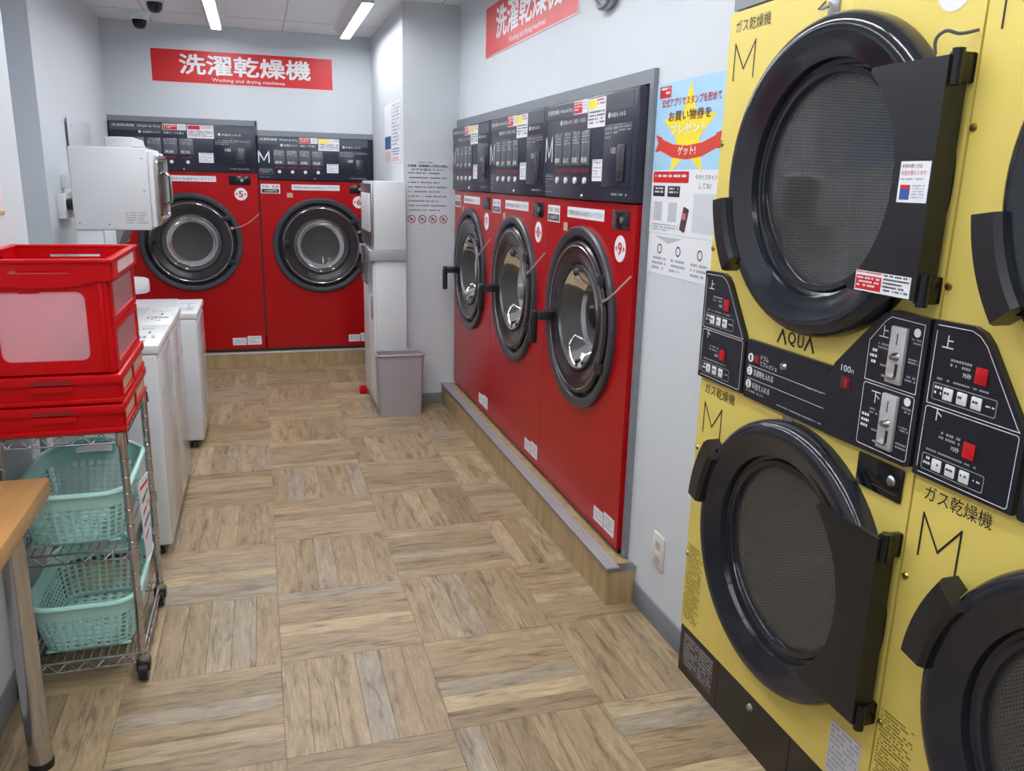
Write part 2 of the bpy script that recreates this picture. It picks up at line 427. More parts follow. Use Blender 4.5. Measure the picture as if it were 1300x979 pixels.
# grey filler strips round the machine openings
t1 = B().box(1.24, 1.30, 2.517, 2.545, .145, 1.862).box(1.24, 1.30, 2.545, 5.29, 1.818, 1.862)
struct(t1.build('trim_1', GREYTRIM), 'grey filler trim framing the three right red machines', 'trim')
t2 = B().box(-1.01, .018, YB-.03, YB+.05, 1.85, 1.89).box(.018, .895, YB-.03, YB+.05, 1.786, 1.825).box(.008, .022, YB-.03, YB+.05, 1.786, 1.89)
struct(t2.build('trim_2', GREYTRIM), 'grey filler trim above the two back red machines', 'trim')
struct(B().box(1.222, 1.30, .366, 2.036, 1.945, 1.987).build('trim_3', GREYTRIM), 'grey filler strip on top of the yellow dryers', 'trim')

def plinth(name, label, x0, x1, y0, y1, h, side):
    t = thing(name, label, 'platform')
    box('deck', RISERW, t, x0+.012, x1, y0+.012, y1, 0, h-.004)
    if side == 'x':
        n = 6; L_ = (y1-y0)/n
        for i in range(n): box('riser_tile', RISERW, t, x0, x0+.012, y0+i*L_+.0008, y0+(i+1)*L_-.0008, 0, h-.012, .001, 1)
        box('riser_tile', RISERW, t, x0+.0125, x1, y0, y0+.012, 0, h-.012, .001, 1)
        nb = B().box(x0-.004, x0+.05, y0-.004, y1, h-.012, h).box(x0+.05, x1, y0-.004, y0+.03, h-.012, h)
        nz = nb.build('metal_nosing', STEEL, t); rd = B()
        for i in range(5): rd.box(x0-.001+i*.0105, x0+.0045+i*.0105, y0, y1, h, h+.003)
        o = rd.build('ridges', ALU, nz); o['kind'] = 'stuff'
    else:
        n = 4; L_ = (x1-x0)/n
        for i in range(n): box('riser_tile', RISERW, t, x0+i*L_+.0008, x0+(i+1)*L_-.0008, y0, y0+.012, 0, h-.012, .001, 1)
        box('metal_nosing', ALU, t, x0, x1, y0-.004, y0+.035, h-.012, h, .002)
    return t
plinth('machine_plinth', 'low wood-look plinth with grooved metal edge under the right red machines', 1.145, XW, 2.45, YP-.002, .145, 'x')
box('deck_under', RISERW, bpy.data.objects['machine_plinth'], XW, 2.0, 2.55, 5.25, 0, .141)
plinth('machine_plinth', 'low wood-look plinth under the two red machines at the back', -1.008, .893, 6.66, 7.5, .118, 'y')

# ceiling lamps
li = 0
for x, nm in ((-.215, 'left'), (.665, 'right')):
    for k, (ya, yb, where) in enumerate(((5.1, 6.45, 'nearest the back wall'), (3.4, 4.95, 'above the far aisle'), (1.75, 3.3, 'above the near aisle'), (.1, 1.65, 'above the yellow dryers'), (-1.6, -.05, 'behind the camera'))):
        t = thing('ceiling_lamp', 'white linear fluorescent lamp in the %s ceiling row, %s' % (nm, where), 'lamp', (x, (ya+yb)/2, ZC), 0, 'ceiling tube lamps')
        h = (yb-ya)/2
        B().prism([(-.075, 0), (.075, 0), (.038, -.03), (-.038, -.03)], -h, h).build('housing', WHITE, t)
        B().prism([(-.032, -.0305), (.032, -.0305), (.032, -.055), (.028, -.062), (-.028, -.062), (-.032, -.055)], -h+.01, h-.01).build('tube_cover', LAMPS, t)
        box('tube', LAMPM, t, -.024, .024, -h+.015, h-.015, -.066, -.0622)
        for s in (-1, 1): box('cutoff_skirt', WHITE, t, s*.033, s*.037, -h+.01, h-.01, -.071, -.0305, .001)  # skirts added to cut sideways light on the upper walls
        for s in (-1, 1): box('end_cap', WHITE, t, -.036, .036, s*(h-.009), s*h, -.068, -.0305, .003)

# ================================================================ RED WASHER-DRYERS
def plate_hole(bmw, x0, x1, z0, z1, cx, cz, r, y0, y1, n=48):
    """rectangular plate with a round hole, thickness y0..y1"""
    ang = sorted([2*math.pi*i/n for i in range(n)] + [math.atan2(z-cz, x-cx) % (2*math.pi) for x in (x0, x1) for z in (z0, z1)])
    inn, out = [], []
    for a in ang:
        c, s = math.cos(a), math.sin(a); t = 1e9
        if c > 1e-9: t = min(t, (x1-cx)/c)
        if c < -1e-9: t = min(t, (x0-cx)/c)
        if s > 1e-9: t = min(t, (z1-cz)/s)
        if s < -1e-9: t = min(t, (z0-cz)/s)
        inn.append((cx+r*c, cz+r*s)); out.append((cx+t*c, cz+t*s))
    bm = bmw.bm; k = len(ang)
    V = {}
    for nm, pts in (('i', inn), ('o', out)):
        for yy in (y0, y1): V[nm, yy] = [bm.verts.new((x, yy, z)) for x, z in pts]
    for i in range(k):
        j = (i+1) % k
        bm.faces.new((V['i', y0][i], V['i', y0][j], V['o', y0][j], V['o', y0][i]))
        bm.faces.new((V['i', y1][i], V['o', y1][i], V['o', y1][j], V['i', y1][j]))
        bm.faces.new((V['i', y0][i], V['i', y1][i], V['i', y1][j], V['i', y0][j]))
        bm.faces.new((V['o', y0][i], V['o', y0][j], V['o', y1][j], V['o', y1][i]))
    return bmw
def sticker(u0, u1, z0, z1, y, mt, parent, name='sticker', th=.0008):
    return box(name, mt, parent, u0, u1, y-th, y, z0, z1)
CORD = mat('cord_tan', '#b39a8c', .5)
TAPE = mat('tape_beige', '#b5a184', .5)
def red_machine(W, zr, zt, dcx, dcz, r, big, opened, D=.72):
    t = bpy.data.objects.new('washer_dryer', None); COL.objects.link(t); t.empty_display_size = .05
    h = W/2
    cb = B(); plate_hole(cb, -h+.0015, h-.0015, .02, zr, dcx, dcz, r*.93, 0, .02)
    cb.box(-h+.0015, -h+.02, .02, D, .02, zr).box(h-.02, h-.0015, .02, D, .02, zr).box(-h+.02, h-.02, D-.02, D, .02, zr).box(-h+.02, h-.02, .02, D, zr-.02, zr).box(-h+.02, h-.02, .02, D, .02, .04)
    cb.build('cabinet', RED, t)
    box('kick_base', BLACKP, t, -h+.01, h-.01, .012, D-.02, 0, .02)
    # control panel
    f = -.016
    p = box('control_panel', NAVY, t, -h+.0015, h-.0015, f, D, zr+.004, zt, .008)
    box('panel_header', NAVYG, p, -h+.004, h-.035, f-.0012, f, zt-.062, zt-.008)
    f2 = f-.0016
    X = lambda a: a*W/.9
    Z = lambda a: zr+(a-1.43)/.38*(zt-zr)
    text('洗濯乾燥機  Wash & Dry', X(-.432), Z(1.766), .021, f-.0018, INKW, p, X(.29))
    text('❶', X(-.276), Z(1.722), .019, f2, INKW, p)
    text('洗濯物を入れて、洗濯コースを選ぶ', X(-.25), Z(1.723), .016, f2, INKW, p, X(.25))
    text('❷', X(.21), Z(1.722), .019, f2, INKW, p)
    text('料金を入れる', X(.236), Z(1.723), .016, f2, INKW, p, X(.12))
    if not big:
        outline([(X(-.444), Z(1.584)), (X(-.444), Z(1.678)), (X(-.405), Z(1.60)), (X(-.366), Z(1.678)), (X(-.366), Z(1.584))], .0085, f2, INKW, p, 'letter_m', False)
    for i in range(4):
        a = X(-.332+i*.099)
        d = box('program_display', DISP, p, a, a+X(.088), f-.004, f, Z(1.565), Z(1.692), .002)
        dashes(a+.008, a+X(.078), Z(1.64), Z(1.685), 4, f-.0046, INKG, d)
        text(('標準', '念入り', '洗乾', '乾燥')[i], a+.01, Z(1.574), .02, f-.0046, INKW, d, X(.055))
        dashes(a+.008, a+X(.08), Z(1.534), Z(1.55), 2, f2, INKR, p, 'price_print')
        bt = B().disc((X(-.29+i*.101), f, Z(1.506)), .0125, 0, .007).build('button', WHITEP, p)
    dashes(X(-.44), X(-.35), Z(1.49), Z(1.525), 3, f2, INKG, p)
    outline(rrect(X(-.447), X(-.343), Z(1.482), Z(1.53), .006), .0015, f2, INKG, p)
    # coin area
    cpn = box('coin_panel', mat('coin_panel_dark', '#1b2032', .3), p, X(.178), X(.418), f-.002, f, Z(1.485), Z(1.70), .001)
    dashes(X(.19), X(.30), Z(1.645), Z(1.69), 3, f-.0026, INKG, cpn); dashes(X(.31), X(.41), Z(1.67), Z(1.69), 2, f-.0026, INKG, cpn)
    cs = box('coin_slot', DSTEEL, cpn, X(.315), X(.372), f-.009, f-.002, Z(1.505), Z(1.628), .003)
    box('slit', DARKSEAL, cs, X(.342), X(.346), f-.0094, f-.009, Z(1.58), Z(1.615)); box('return_cup', DARKSEAL, cs, X(.326), X(.361), f-.0094, f-.009, Z(1.515), Z(1.538))
    text('100', X(.25), Z(1.6), .022, f-.0026, INKW, cpn)
    dashes(X(.27), X(.40), Z(1.45), Z(1.465), 1, f2, INKG, p)
    dashes(X(-.44), X(-.36), Z(1.45), Z(1.46), 1, f2, INKG, p)
    B().lathe([(.0001, .006), (.006, .005), (.009, 0)], (X(-.015), f, Z(1.448)), seg=12).build('panel_screw', CHROME, p)
    s = sticker(X(.082), X(.174), Z(1.505), Z(1.583), f, PAPER, p); dashes(X(.09), X(.166), Z(1.565), Z(1.58), 2, f-.001, INKB, s)
    dashes(X(.09), X(.166), Z(1.512), Z(1.556), 4, f-.001, INKG, s)
    s = sticker(X(.02), X(.185), Z(1.697), Z(1.80), f-.0014, PAPER, p)
    sticker(X(.025), X(.10), Z(1.765), Z(1.795), f-.0023, INKYEL if not big else SIGNRED, s, 'stripe', .0003); dashes(X(.028), X(.178), Z(1.705), Z(1.755), 4, f-.0026, INKB, s)
    dashes(X(.105), X(.18), Z(1.77), Z(1.795), 2, f-.0026, INKR, s)
    s = sticker(X(-.128), X(.014), Z(1.755), Z(1.803), f-.0014, PAPER, p); sticker(X(-.125), X(-.04), Z(1.758), Z(1.80), f-.0023, SIGNRED, s, 'stripe', .0003)
    dashes(X(-.118), X(-.046), Z(1.764), Z(1.796), 3, f-.0027, INKW, s); dashes(X(-.03), X(.008), Z(1.764), Z(1.796), 3, f-.0027, INKG, s)
    # labels on the red front
    q = zr-1.285
    s = sticker(X(-.20), X(.18), q+1.215, q+1.257, 0, PAPER, t); text('洗濯物は詰め込み過ぎないで下さい', X(-.188), q+1.225, .02, -.0012, INKB, s, X(.355))
    s = sticker(X(-.44), X(-.292), q+1.186, q+1.256, 0, PAPER, t)
    sticker(X(-.433), X(-.299), q+1.191, q+1.219, -.0008, INKB, s, 'stripe', .0003)
    text('洗濯・乾燥', X(-.43), q+1.227, .02, -.0012, INKB, s, X(.128)); text('100円', X(-.41), q+1.196, .018, -.0016, INKW, s, X(.09))
    sticker(X(-.24), X(-.195), q+1.158, q+1.192, 0, TAPE, t, 'tape')
    k = box('coin_box_lock', BLACKG, t, X(.262), X(.402), -.004, 0, q+1.196, q+1.262, .002); B().disc((X(.345), -.004, q+1.23), .011, 0, .004, seg=16).build('keyhole', STEEL, k)
    s = sticker(X(.225), X(.318), .052, .11, 0, PAPER, t); dashes(X(.235), X(.31), .06, .1, 4, -.0012, INKG, s)
    s = sticker(X(.325), X(.42), .052, .122, 0, PAPER, t); dashes(X(.335), X(.41), .06, .112, 4, -.0012, INKG, s)
    # door
    B().lathe([(r, 0), (r, .014), (r-.006, .022), (r-.016, .024), (r*.90, .018), (r*.87, .004), (r*.86, -.012), (r*.80, -.016), (r*.80, -.022), (r*.93, -.022)], (dcx, 0, dcz), seg=64).build('door_bezel', CHARC, t)
    dr = B().lathe([(r*.80, -.015), (r*.835, .008), (r*.84, .016), (r*.825, .023), (r*.79, .025), (r*.69, .018), (r*.65, .011), (r*.60, .009), (r*.585, -.005), (r*.6, -.03)], (dcx, 0, dcz), seg=64).build('door', DOORR, t)
    B().lathe([(r*.59, .004), (r*.58, .016), (r*.56, .016), (r*.548, .0)], (dcx, 0, dcz), seg=64).build('steel_ring', DSTEEL, dr)
    B().lathe([(r*.552, .006), (r*.5, -.01), (r*.46, -.04), (r*.40, -.065), (r*.2, -.08), (.0005, -.083)], (dcx, 0, dcz), seg=48).build('door_glass', GLASS, dr)
    B().lathe([(r*.70, -.035), (r*.64, -.05), (r*.62, -.10), (r*.70, -.14)], (dcx, 0, dcz), seg=48).build('rubber_gasket', mat('gasket_grey', '#6c7074', .5), t)
    drum(t, (dcx, dcz), r*.86, .42, .10)
    for a in (35, -28):
        ca, sa = math.cos(math.radians(a)), math.sin(math.radians(a))
        B().box(-.03, .03, -.012, .012, -.02, .02, .004).build('hinge', BLACKP, dr).location = (dcx+r*.86*ca, -.02, dcz+r*.86*sa)
    B().tube([(dcx+r*.79*math.cos(2*math.pi*i/72), -.0235, dcz+r*.79*math.sin(2*math.pi*i/72)) for i in range(72)], .0028, 6, True).build('trim_ring', CHROME, dr)
    hx = dcx-r*.74
    if opened:
        hb = B().box(hx-.03, hx+.03, -.09, -.018, dcz-.05, dcz-.012, .006).box(hx-.05, hx-.0, -.105, -.072, dcz-.05, dcz-.012, .006)
        hb.box(hx-.05, hx-.018, -.107, -.077, dcz-.16, dcz-.03, .008)
    else:
        hb = B().box(hx-.03, hx+.03, -.055, -.018, dcz-.0, dcz+.045, .006).box(hx-.028, hx+.0, -.065, -.042, dcz-.085, dcz+.03, .008)
    hb.build('door_handle', BLACKP, dr)
    a = Vector((dcx+r*.80, -.03, dcz+.11)); b = Vector((h-.004, -.004, dcz+.22)); pts = []
    for i in range(9):
        s_ = i/8; v = a.lerp(b, s_); v.z -= .025*math.sin(math.pi*s_); v.y -= .02*math.sin(math.pi*s_); pts.append(v)
    B().tube(pts, .0035, 6).build('tether_cord', CORD, dr)
    B().disc((dcx+r*.80, -.02, dcz+.11), .012, 0, .012, seg=12).build('cord_clip', STEEL, dr)
    return t
def number(t, n, W, q, z=1.128, side=0):
    h = W/2; s = B().disc((.335*W/.9, 0, q+z), .047, 0, .0009, seg=28).build('number_sticker', PAPER, t)
    text(n, .335*W/.9-.017, q+z-.024, .048, -.0013, INKR, s, .034, bold=.03)
    for sg in (-1, 1):
        o = B().prism([(.335*W/.9+sg*.042, q+z), (.335*W/.9+sg*.026, q+z+.011), (.335*W/.9+sg*.026, q+z-.011)], -.0013, -.0009).build('arrow_mark', INKR, s)
XR, PH = 1.222, .146
proto = red_machine(.9, 1.284, 1.664, -.02, .822, .365, False, True)
spots = ((3.0, '9', 'red washer-dryer in the right row numbered 9, nearest the star poster'),
         (3.9, '8', 'red washer-dryer numbered 8, middle of the right row of three'),
         (4.8, '7', 'red washer-dryer numbered 7 in the right row, beside the white pillar'))
ms = [proto]+[copy_tree(proto) for _ in (1, 2)]
for o, (y, n, lb) in zip(ms, spots):
    o.location = (XR, y, PH); o.rotation_euler = (0, 0, -math.pi/2)
    tag(o, lb, 'washing machine', 'red washer-dryers along the right wall'); number(o, n, .9, 0)
m5 = red_machine(1.01, 1.385, 1.73, 0, .862, .372, True, False); m5.location = (-.495, 6.705, .12)
tag(m5, 'larger red washer-dryer numbered 5 at the back, behind the white shoe dryer', 'washing machine', 'red washer-dryers at the back'); number(m5, '5', 1.01, .1)
m6 = red_machine(.865, 1.337, 1.665, .018, .838, .372, False, False); m6.location = (.4515, 6.705, .12)
tag(m6, 'red washer-dryer numbered 6 at the back, beside the white cabinet', 'washing machine', 'red washer-dryers at the back'); number(m6, '6', .865, .053)

# ================================================================ YELLOW STACKED DRYERS
def yellow_dryer():
    t = bpy.data.objects.new('stacked_dryer', None); COL.objects.link(t); t.empty_display_size = .05
    h = .4122; D = .75; DC = .055; UZ, LZ, R = 1.515, .61, .345
    cb = B(); plate_hole(cb, -h, h, .166, 1.06, DC, LZ, .285, 0, .02); plate_hole(cb, -h, h, 1.06, 1.935, DC, UZ, .285, 0, .02)
    cb.box(-h, -h+.015, .02, D, .166, 1.935).box(h-.015, h, .02, D, .166, 1.935).box(-h, h, D-.015, D, .166, 1.935).box(-h, h, .02, D, 1.92, 1.935).box(-h, h, .02, D, .166, .18).box(-h, h, .02, D, 1.045, 1.065)
    cb.build('cabinet', YEL, t)
    k = box('kick_panel', BRN, t, -h, h, .004, D, 0, .165)
    for x in (-.19, .148): box('seam', DARKSEAL, k, x-.0015, x+.0015, .0034, .004, .004, .163)
    B().lathe([(.0001, .008), (.008, .007), (.011, 0)], (-.024, .004, .125), seg=14).build('lock', STEEL, k)
    s = sticker(-.39, -.215, .03, .145, .004, mat('label_dark', '#4a403c', .4), k, 'rating_plate'); dashes(-.385, -.305, .035, .14, 9, .0028, INKG, s); dashes(-.297, -.22, .035, .14, 9, .0028, INKG, s)
    # printed texts
    for z in (0, -.963):
        text('ガス乾燥機', -.384, 1.878+z+.005, .031, -.0008, INKB, t, .155)
        outline([(-.378, 1.769+z), (-.378, 1.856+z), (-.333, 1.793+z), (-.287, 1.856+z), (-.287, 1.769+z)], .0045, -.0008, INKB, t, 'letter_m', False)
    outline([(-.068, 1.132), (-.052, 1.162), (-.036, 1.132)], .0065, -.0008, INKB, t, 'logo_letter', False)
    text('Q', -.029, 1.129, .036, -.0008, INKB, t, .03, name='logo_letter', bold=.015); text('U', .008, 1.132, .031, -.0008, INKB, t, .024, name='logo_letter', bold=.015)
    outline([(.038, 1.132), (.053, 1.162), (.069, 1.132)], .0065, -.0008, INKB, t, 'logo_letter', False)
    s = sticker(.285, .385, .175, .312, 0, mat('label_pale', '#c9c8d0', .5), t); dashes(.29, .38, .185, .305, 9, -.0012, INKG, s)
    dashes(-.405, -.315, .19, .44, 30, -.0008, mat('ink_olive', '#857420', .5), t, 'warning_print')
    for x, z in ((-.4, .748), (-.405, .404), (-.405, 1.61), (-.405, 1.33)): B().lathe([(.0001, .005), (.006, .004), (.008, 0)], (x, 0, z), seg=10).build('rivet', BRASS, t)
    # hooks
    for z0 in (.935, 1.89):
        hk = box('hook_plate', STEEL, t, -.012, .026, -.004, 0, z0-.035, z0+.03, .001)
        B().tube([(-.018, -.006, z0+.004), (-.018, -.022, z0-.012), (0, -.026, z0-.016), (.02, -.022, z0-.012)], .003, 6).build('hook', CHROME, hk)
    # left status panel
    f = -.013
    P = [(-.411, 1.268), (-.322, 1.270), (-.30, 1.262), (-.282, 1.245), (-.194, 1.12), (-.187, 1.10), (-.187, .968), (-.411, .966)]
    a = B().prism(P, f, 0).build('status_panel', NAVY2, t); f2 = f-.0008
    outline([(-.401, 1.26), (-.324, 1.262), (-.305, 1.255), (-.288, 1.24), (-.202, 1.116), (-.198, 1.112), (-.401, 1.112)], .0014, f2, INKW, a)
    outline(rrect(-.401, -.197, .975, 1.106, .006), .0014, f2, INKW, a)
    for dz, ch in ((0, '上'), (-.138, '下')):
        text(ch, -.385, 1.221+dz, .024, f2, INKW, a, .026)
        dashes(-.36, -.312, 1.186+dz, 1.204+dz, 2, f2, INKG, a); text('75秒', -.33, 1.176+dz, .009, f2, INKW, a)
        B().box(-.303, -.277, -.016, f, 1.172+dz, 1.202+dz, .002).build('red_lamp', mat('lamp_red', '#b80f1c', .3), a)
        dashes(-.385, -.27, 1.157+dz, 1.164+dz, 1, f2, INKG, a)
        outline(rrect(-.391, -.25, 1.122+dz, 1.153+dz, .004), .0014, f2, INKG, a)
        dashes(-.387, -.37, 1.128+dz, 1.148+dz, 2, f2, INKW, a)
        for i in range(3):
            x = -.355+i*.032; b_ = box('key', WHITEP, a, x-.011, x+.011, f-.003, f, 1.126+dz, 1.149+dz, .002)
            dashes(x-.007, x+.007, 1.133+dz, 1.142+dz, 1, f-.0036, INKB, b_)
        dashes(-.272, -.254, 1.134+dz, 1.14+dz, 1, f2, INKW, a)
    for x, z in ((-.4, 1.255), (-.4, .98)): B().disc((x, f, z), .005, 0, .002, seg=10).build('panel_screw', BLACKP, a)
    # middle instruction panel
    a = B().prism(rrect(-.179, .152, .965, 1.118, .006), f+.002, 0).build('instruction_panel', NAVY2, t); g = f+.0012
    for i, (n, s_, wd) in enumerate((('1', 'ドラム\nリフレッシュ', .07), ('2', '洗濯物を入れる', .085), ('3', '料金を入れる', .075))):
        z = 1.072-i*.0345
        c = B().disc((-.158, f+.002, z), .0115, 0, .0008, seg=20).build('step_badge', INKW, a); text(n, -.161, z-.007, .014, g-.0005, INKB, c, .006, bold=.02)
        text(s_, -.115 if i == 0 else -.14, z-.013 if i == 0 else z-.009, .028 if i == 0 else .017, g, INKW, a, wd)
    box('red_key', mat('key_red', '#9c1420', .4), a, -.138, -.12, f-.001, f+.002, 1.064, 1.082, .002)
    B().lathe([(.0001, .007), (.008, .006), (.011, 0)], (-.02, f+.002, 1.079), seg=14).build('start_button', CHROME, a)
    for z in (1.052, 1.018): outline([(-.165, z), (.14, z)],   .0011, g, INKW, a, 'rule', False)
    dashes(.075, .13, 1.045, 1.053, 1, g-.0004, INKG, a); dashes(-.165, -.09, .978, .988, 1, g, INKG, a); dashes(-.03, .14, .975, .982, 1, g, INKG, a)
    for x in (-.168, .14): B().disc((x, f+.002, 1.108), .006, 0, .002, seg=10).build('panel_screw', BLACKP, a)
    # coin panel
    P = [(.158, .966), (.158, 1.115), (.165, 1.13), (.285, 1.255), (.30, 1.265), (.32, 1.27), (.4125, 1.267), (.4125, .975), (.40, .97)]
    a = B().prism(P, f-.003, 0).build('coin_panel', NAVY2, t); g = f-.0038
    outline([(.262, 1.118), (.262, 1.20), (.30, 1.245), (.315, 1.256), (.402, 1.254), (.402, 1.118)], .0014, g, INKW, a)
    outline(rrect(.262, .402, .98, 1.112, .006), .0014, g, INKW, a)
    text('100', .188, 1.118, .014, g, INKW, a, .03); text('円', .22, 1.118, .008, g, INKW, a)
    box('price_display', mat('display_red', '#5a1420', .3), a, .192, .222, f-.0045, f-.003, 1.08, 1.108, .001)
    text('8', .203, 1.084, .02, f-.005, INKR, a, .011)
    for dz, ch in ((0, '上'), (-.137, '下')):
        text(ch, .287, 1.212+dz, .024, g, INKW, a, .026)
        m_ = box('coin_mechanism', ALU, a, .325, .366, f-.012, f-.003, 1.127+dz, 1.241+dz, .002)
        box('slit', DARKSEAL, m_, .344, .346, f-.0126, f-.012, 1.205+dz, 1.228+dz)
        B().lathe([(.0001, .012), (.006, .011), (.009, .004), (.011, 0)], (.346, f-.012, 1.182+dz), seg=16).build('return_knob', CHROME, m_)
        box('cup_opening', DARKSEAL, m_, .349, .356, f-.0126, f-.012, 1.143+dz, 1.168+dz)
        B().box(.326, .357, f-.022, f-.012, 1.138+dz, 1.143+dz, .001).build('return_cup', CHROME, m_)
        B().disc((.385, f-.003, 1.236+dz), .0085, 0, .0008, seg=18).build('badge', INKW, a)
        dashes(.374, .398, 1.21+dz, 1.224+dz, 2, g, INKG, a); dashes(.372, .398, 1.172+dz, 1.184+dz, 2, g, INKG, a); dashes(.37, .398, 1.135+dz, 1.15+dz, 2, g, INKG, a)
        dashes(.288, .32, 1.185+dz, 1.2+dz, 2, g, INKG, a); dashes(.268, .29, 1.15+dz, 1.185+dz, 3, g, INKW, a); dashes(.3, .318, 1.15+dz, 1.158+dz, 1, g, INKG, a)
    k = box('coin_box_lock', BLACKG, t, .261, .392, -.006, 0, .886, .957, .003); B().lathe([(.0001, .005), (.008, .004), (.012, 0)], (.362, -.006, .925), seg=14).build('keyhole', STEEL, k)
    box('lock_groove', mat('groove_grey', '#3a3b40', .3), k, .31, .385, -.0068, -.006, .9, .902)
    # doors
    for zc, ha, name in ((UZ, (188, 217), 'upper'), (LZ, (147, 175), 'lower')):
        c = (DC, 0, zc)
        dr = B().lathe([(R, 0), (R, .024), (R-.003, .035), (R-.010, .045), (R-.02, .051), (R-.03, .053), (R-.042, .051), (R-.072, .036), (R-.09, .03), (.252, .012), (.243, .008), (.240, .014), (.228, .014), (.224, .004), (.224, -.02), (.285, -.02)], c, seg=72).build('door', DOORG, t)
        B().lathe([(.0005, .004), (.12, .003), (.2255, .001)], c, seg=48).build('door_glass', GLASSY, dr)
        zz = .214; pts = arcpts(DC-.012, zc, .268, -50, 50, 14)
        pts = [(x, z) for x, z in pts];         poly = [(DC+.175, zc-zz), (.407, zc-zz), (.407, zc+zz), (DC+.165, zc+zz)]+pts[::-1]
        B().prism(poly, -.058, -.0515).prism([(.385, zc-zz+.002), (.407, zc-zz+.002), (.407, zc+zz-.002), (.385, zc+zz-.002)], -.0515, -.012).build('hinge_plate', BLACKP, dr, 0)
        for s in (-1, 1):
            hb = B().box(.395, .412, -.05, 0, zc+s*.195-.026, zc+s*.195+.026, .004).rod((.41, -.042, zc+s*.195-.03), (.41, -.042, zc+s*.195+.03), .011, 12)
            hb.build('hinge', BLACKG, t)
        a0, a1 = ha
        B().lathe([(.312, .045), (.314, .066), (.325, .074), (.374, .068), (.382, .052), (.382, .016), (.352, .016), (.345, .045)], c, seg=10, a0=math.radians(a0), a1=math.radians(a1), closed=True).build('door_handle', BLACKP, dr)
        if name == 'upper':
            s = sticker(.33, .411-.008, 1.478, 1.552, -.0585, PAPER, dr)
            text('本体の使い方は', .334, 1.54, .008, -.0597, INKB, s, .05); text('料金が異なります!', .334, 1.527, .009, -.0597, INKR, s, .062); dashes(.334, .39, 1.516, 1.522, 1, -.0597, INKG, s)
            sticker(.336, .36, 1.483, 1.51, -.0593, INKDB, s, 'picture', .0003); sticker(.336, .36, 1.503, 1.51, -.0597, INKR, s, 'picture', .0003); dashes(.366, .396, 1.484, 1.51, 5, -.0597, INKG, s)
            s = sticker(.247, .395, 1.303, 1.343, -.0585, PAPER, dr); sticker(.249, .32, 1.306, 1.334, -.0593, SIGNRED, s, 'stripe', .0003)
            dashes(.253, .316, 1.309, 1.331, 3, -.06, INKW, s); dashes(.325, .392, 1.306, 1.341, 5, -.0597, INKB, s); dashes(.25, .318, 1.336, 1.342, 1, -.0597, INKR, s)
            B().tube(smooth([(.36, -.045, 1.735), (.362, -.05, 1.76), (.378, -.045, 1.772), (.395, -.03, 1.766), (.408, -.004, 1.772)]), .003, 6).build('sensor_wire', mat('wire_grey', '#55565c', .4), t)
        drum(t, (DC, zc), .32, .5, .03, pitch=.0085)
        B().lathe([(.285, .0), (.285, -.03), (.325, -.035)], c, seg=48).build('drum_mouth', STEEL, t)
    s = B().disc((.34, 0, 1.855), .042, 0, .0008, seg=28).build('number_sticker', PAPER, t)
    B().prism([(.316, 1.838), (.352, 1.838), (.365, 1.86), (.325, 1.86)], -.0012, -.0008).build('red_mark', INKR, s)
    return t
yd = yellow_dryer(); yd2 = copy_tree(yd)
yd.location = (1.21, 1.615, 0); yd.rotation_euler = (0, 0, -math.pi/2)
yd2.location = (1.21, .785, 0); yd2.rotation_euler = (0, 0, -math.pi/2)
tag(yd, 'yellow stacked gas dryer with two round doors, next to the star poster', 'dryer', 'yellow stacked dryers')
tag(yd2, 'yellow stacked gas dryer cut off by the right edge of the photo', 'dryer', 'yellow stacked dryers')

# ================================================================ SIGNS, POSTERS, CLOCK, OUTLETS
def banner(label, L_, H_, loc, rz):
    t = thing('wall_sign', label, 'sign', loc, rz, 'red wall banners')
    bd = box('board', mat('banner_edge', '#e6cfd0', .5), t, 0, L_, -.004, 0, 0, H_)
    box('red_field', SIGNRED, bd, .008, L_-.008, -.0048, -.004, .006, H_-.006)
    text('洗濯乾燥機', L_*.15, H_*.27, H_*.60, -.0056, INKW, bd, L_*.72, bold=.022)
    text('Washing and drying machines', L_*.32, H_*.065, H_*.13, -.0056, INKW, bd, L_*.40)
    return t
banner('red banner with white characters on the back wall', 1.30, .235, (-.695, YB, 2.135), 0)
banner('red banner with white characters high on the right wall', 1.41, .262, (XW, 4.66, 2.15), -math.pi/2)
t = thing('wall_clock', 'round wall clock in a silver rim above the right red machines', 'clock', (XW, 2.94, 2.235), -math.pi/2)
B().lathe([(.122, 0), (.13, .012), (.13, .03), (.122, .038), (.112, .034), (.11, .02)], (0, 0, 0), seg=48).build('rim', STEEL, t)
fc = B().disc((0, 0, 0), .112, .005, .02, seg=48).build('face', PAPER, t)
for i in range(12):
    a = math.radians(30*i); o = box('hour_mark', INKB, fc, -.002, .002, -.0212, -.02, .092, .105); o.rotation_euler = (0, a, 0)
for a, l in ((-60, .055), (20, .085)):
    o = B().box(-.003, .003, -.0235, -.0225, -.01, l).build('clock_hand', INKB, t); o.rotation_euler = (0, math.radians(a), 0)
B().lathe([(.111, .033), (.06, .037), (.0005, .038)], (0, 0, 0), seg=40).build('cover_glass', CLEAR, t)

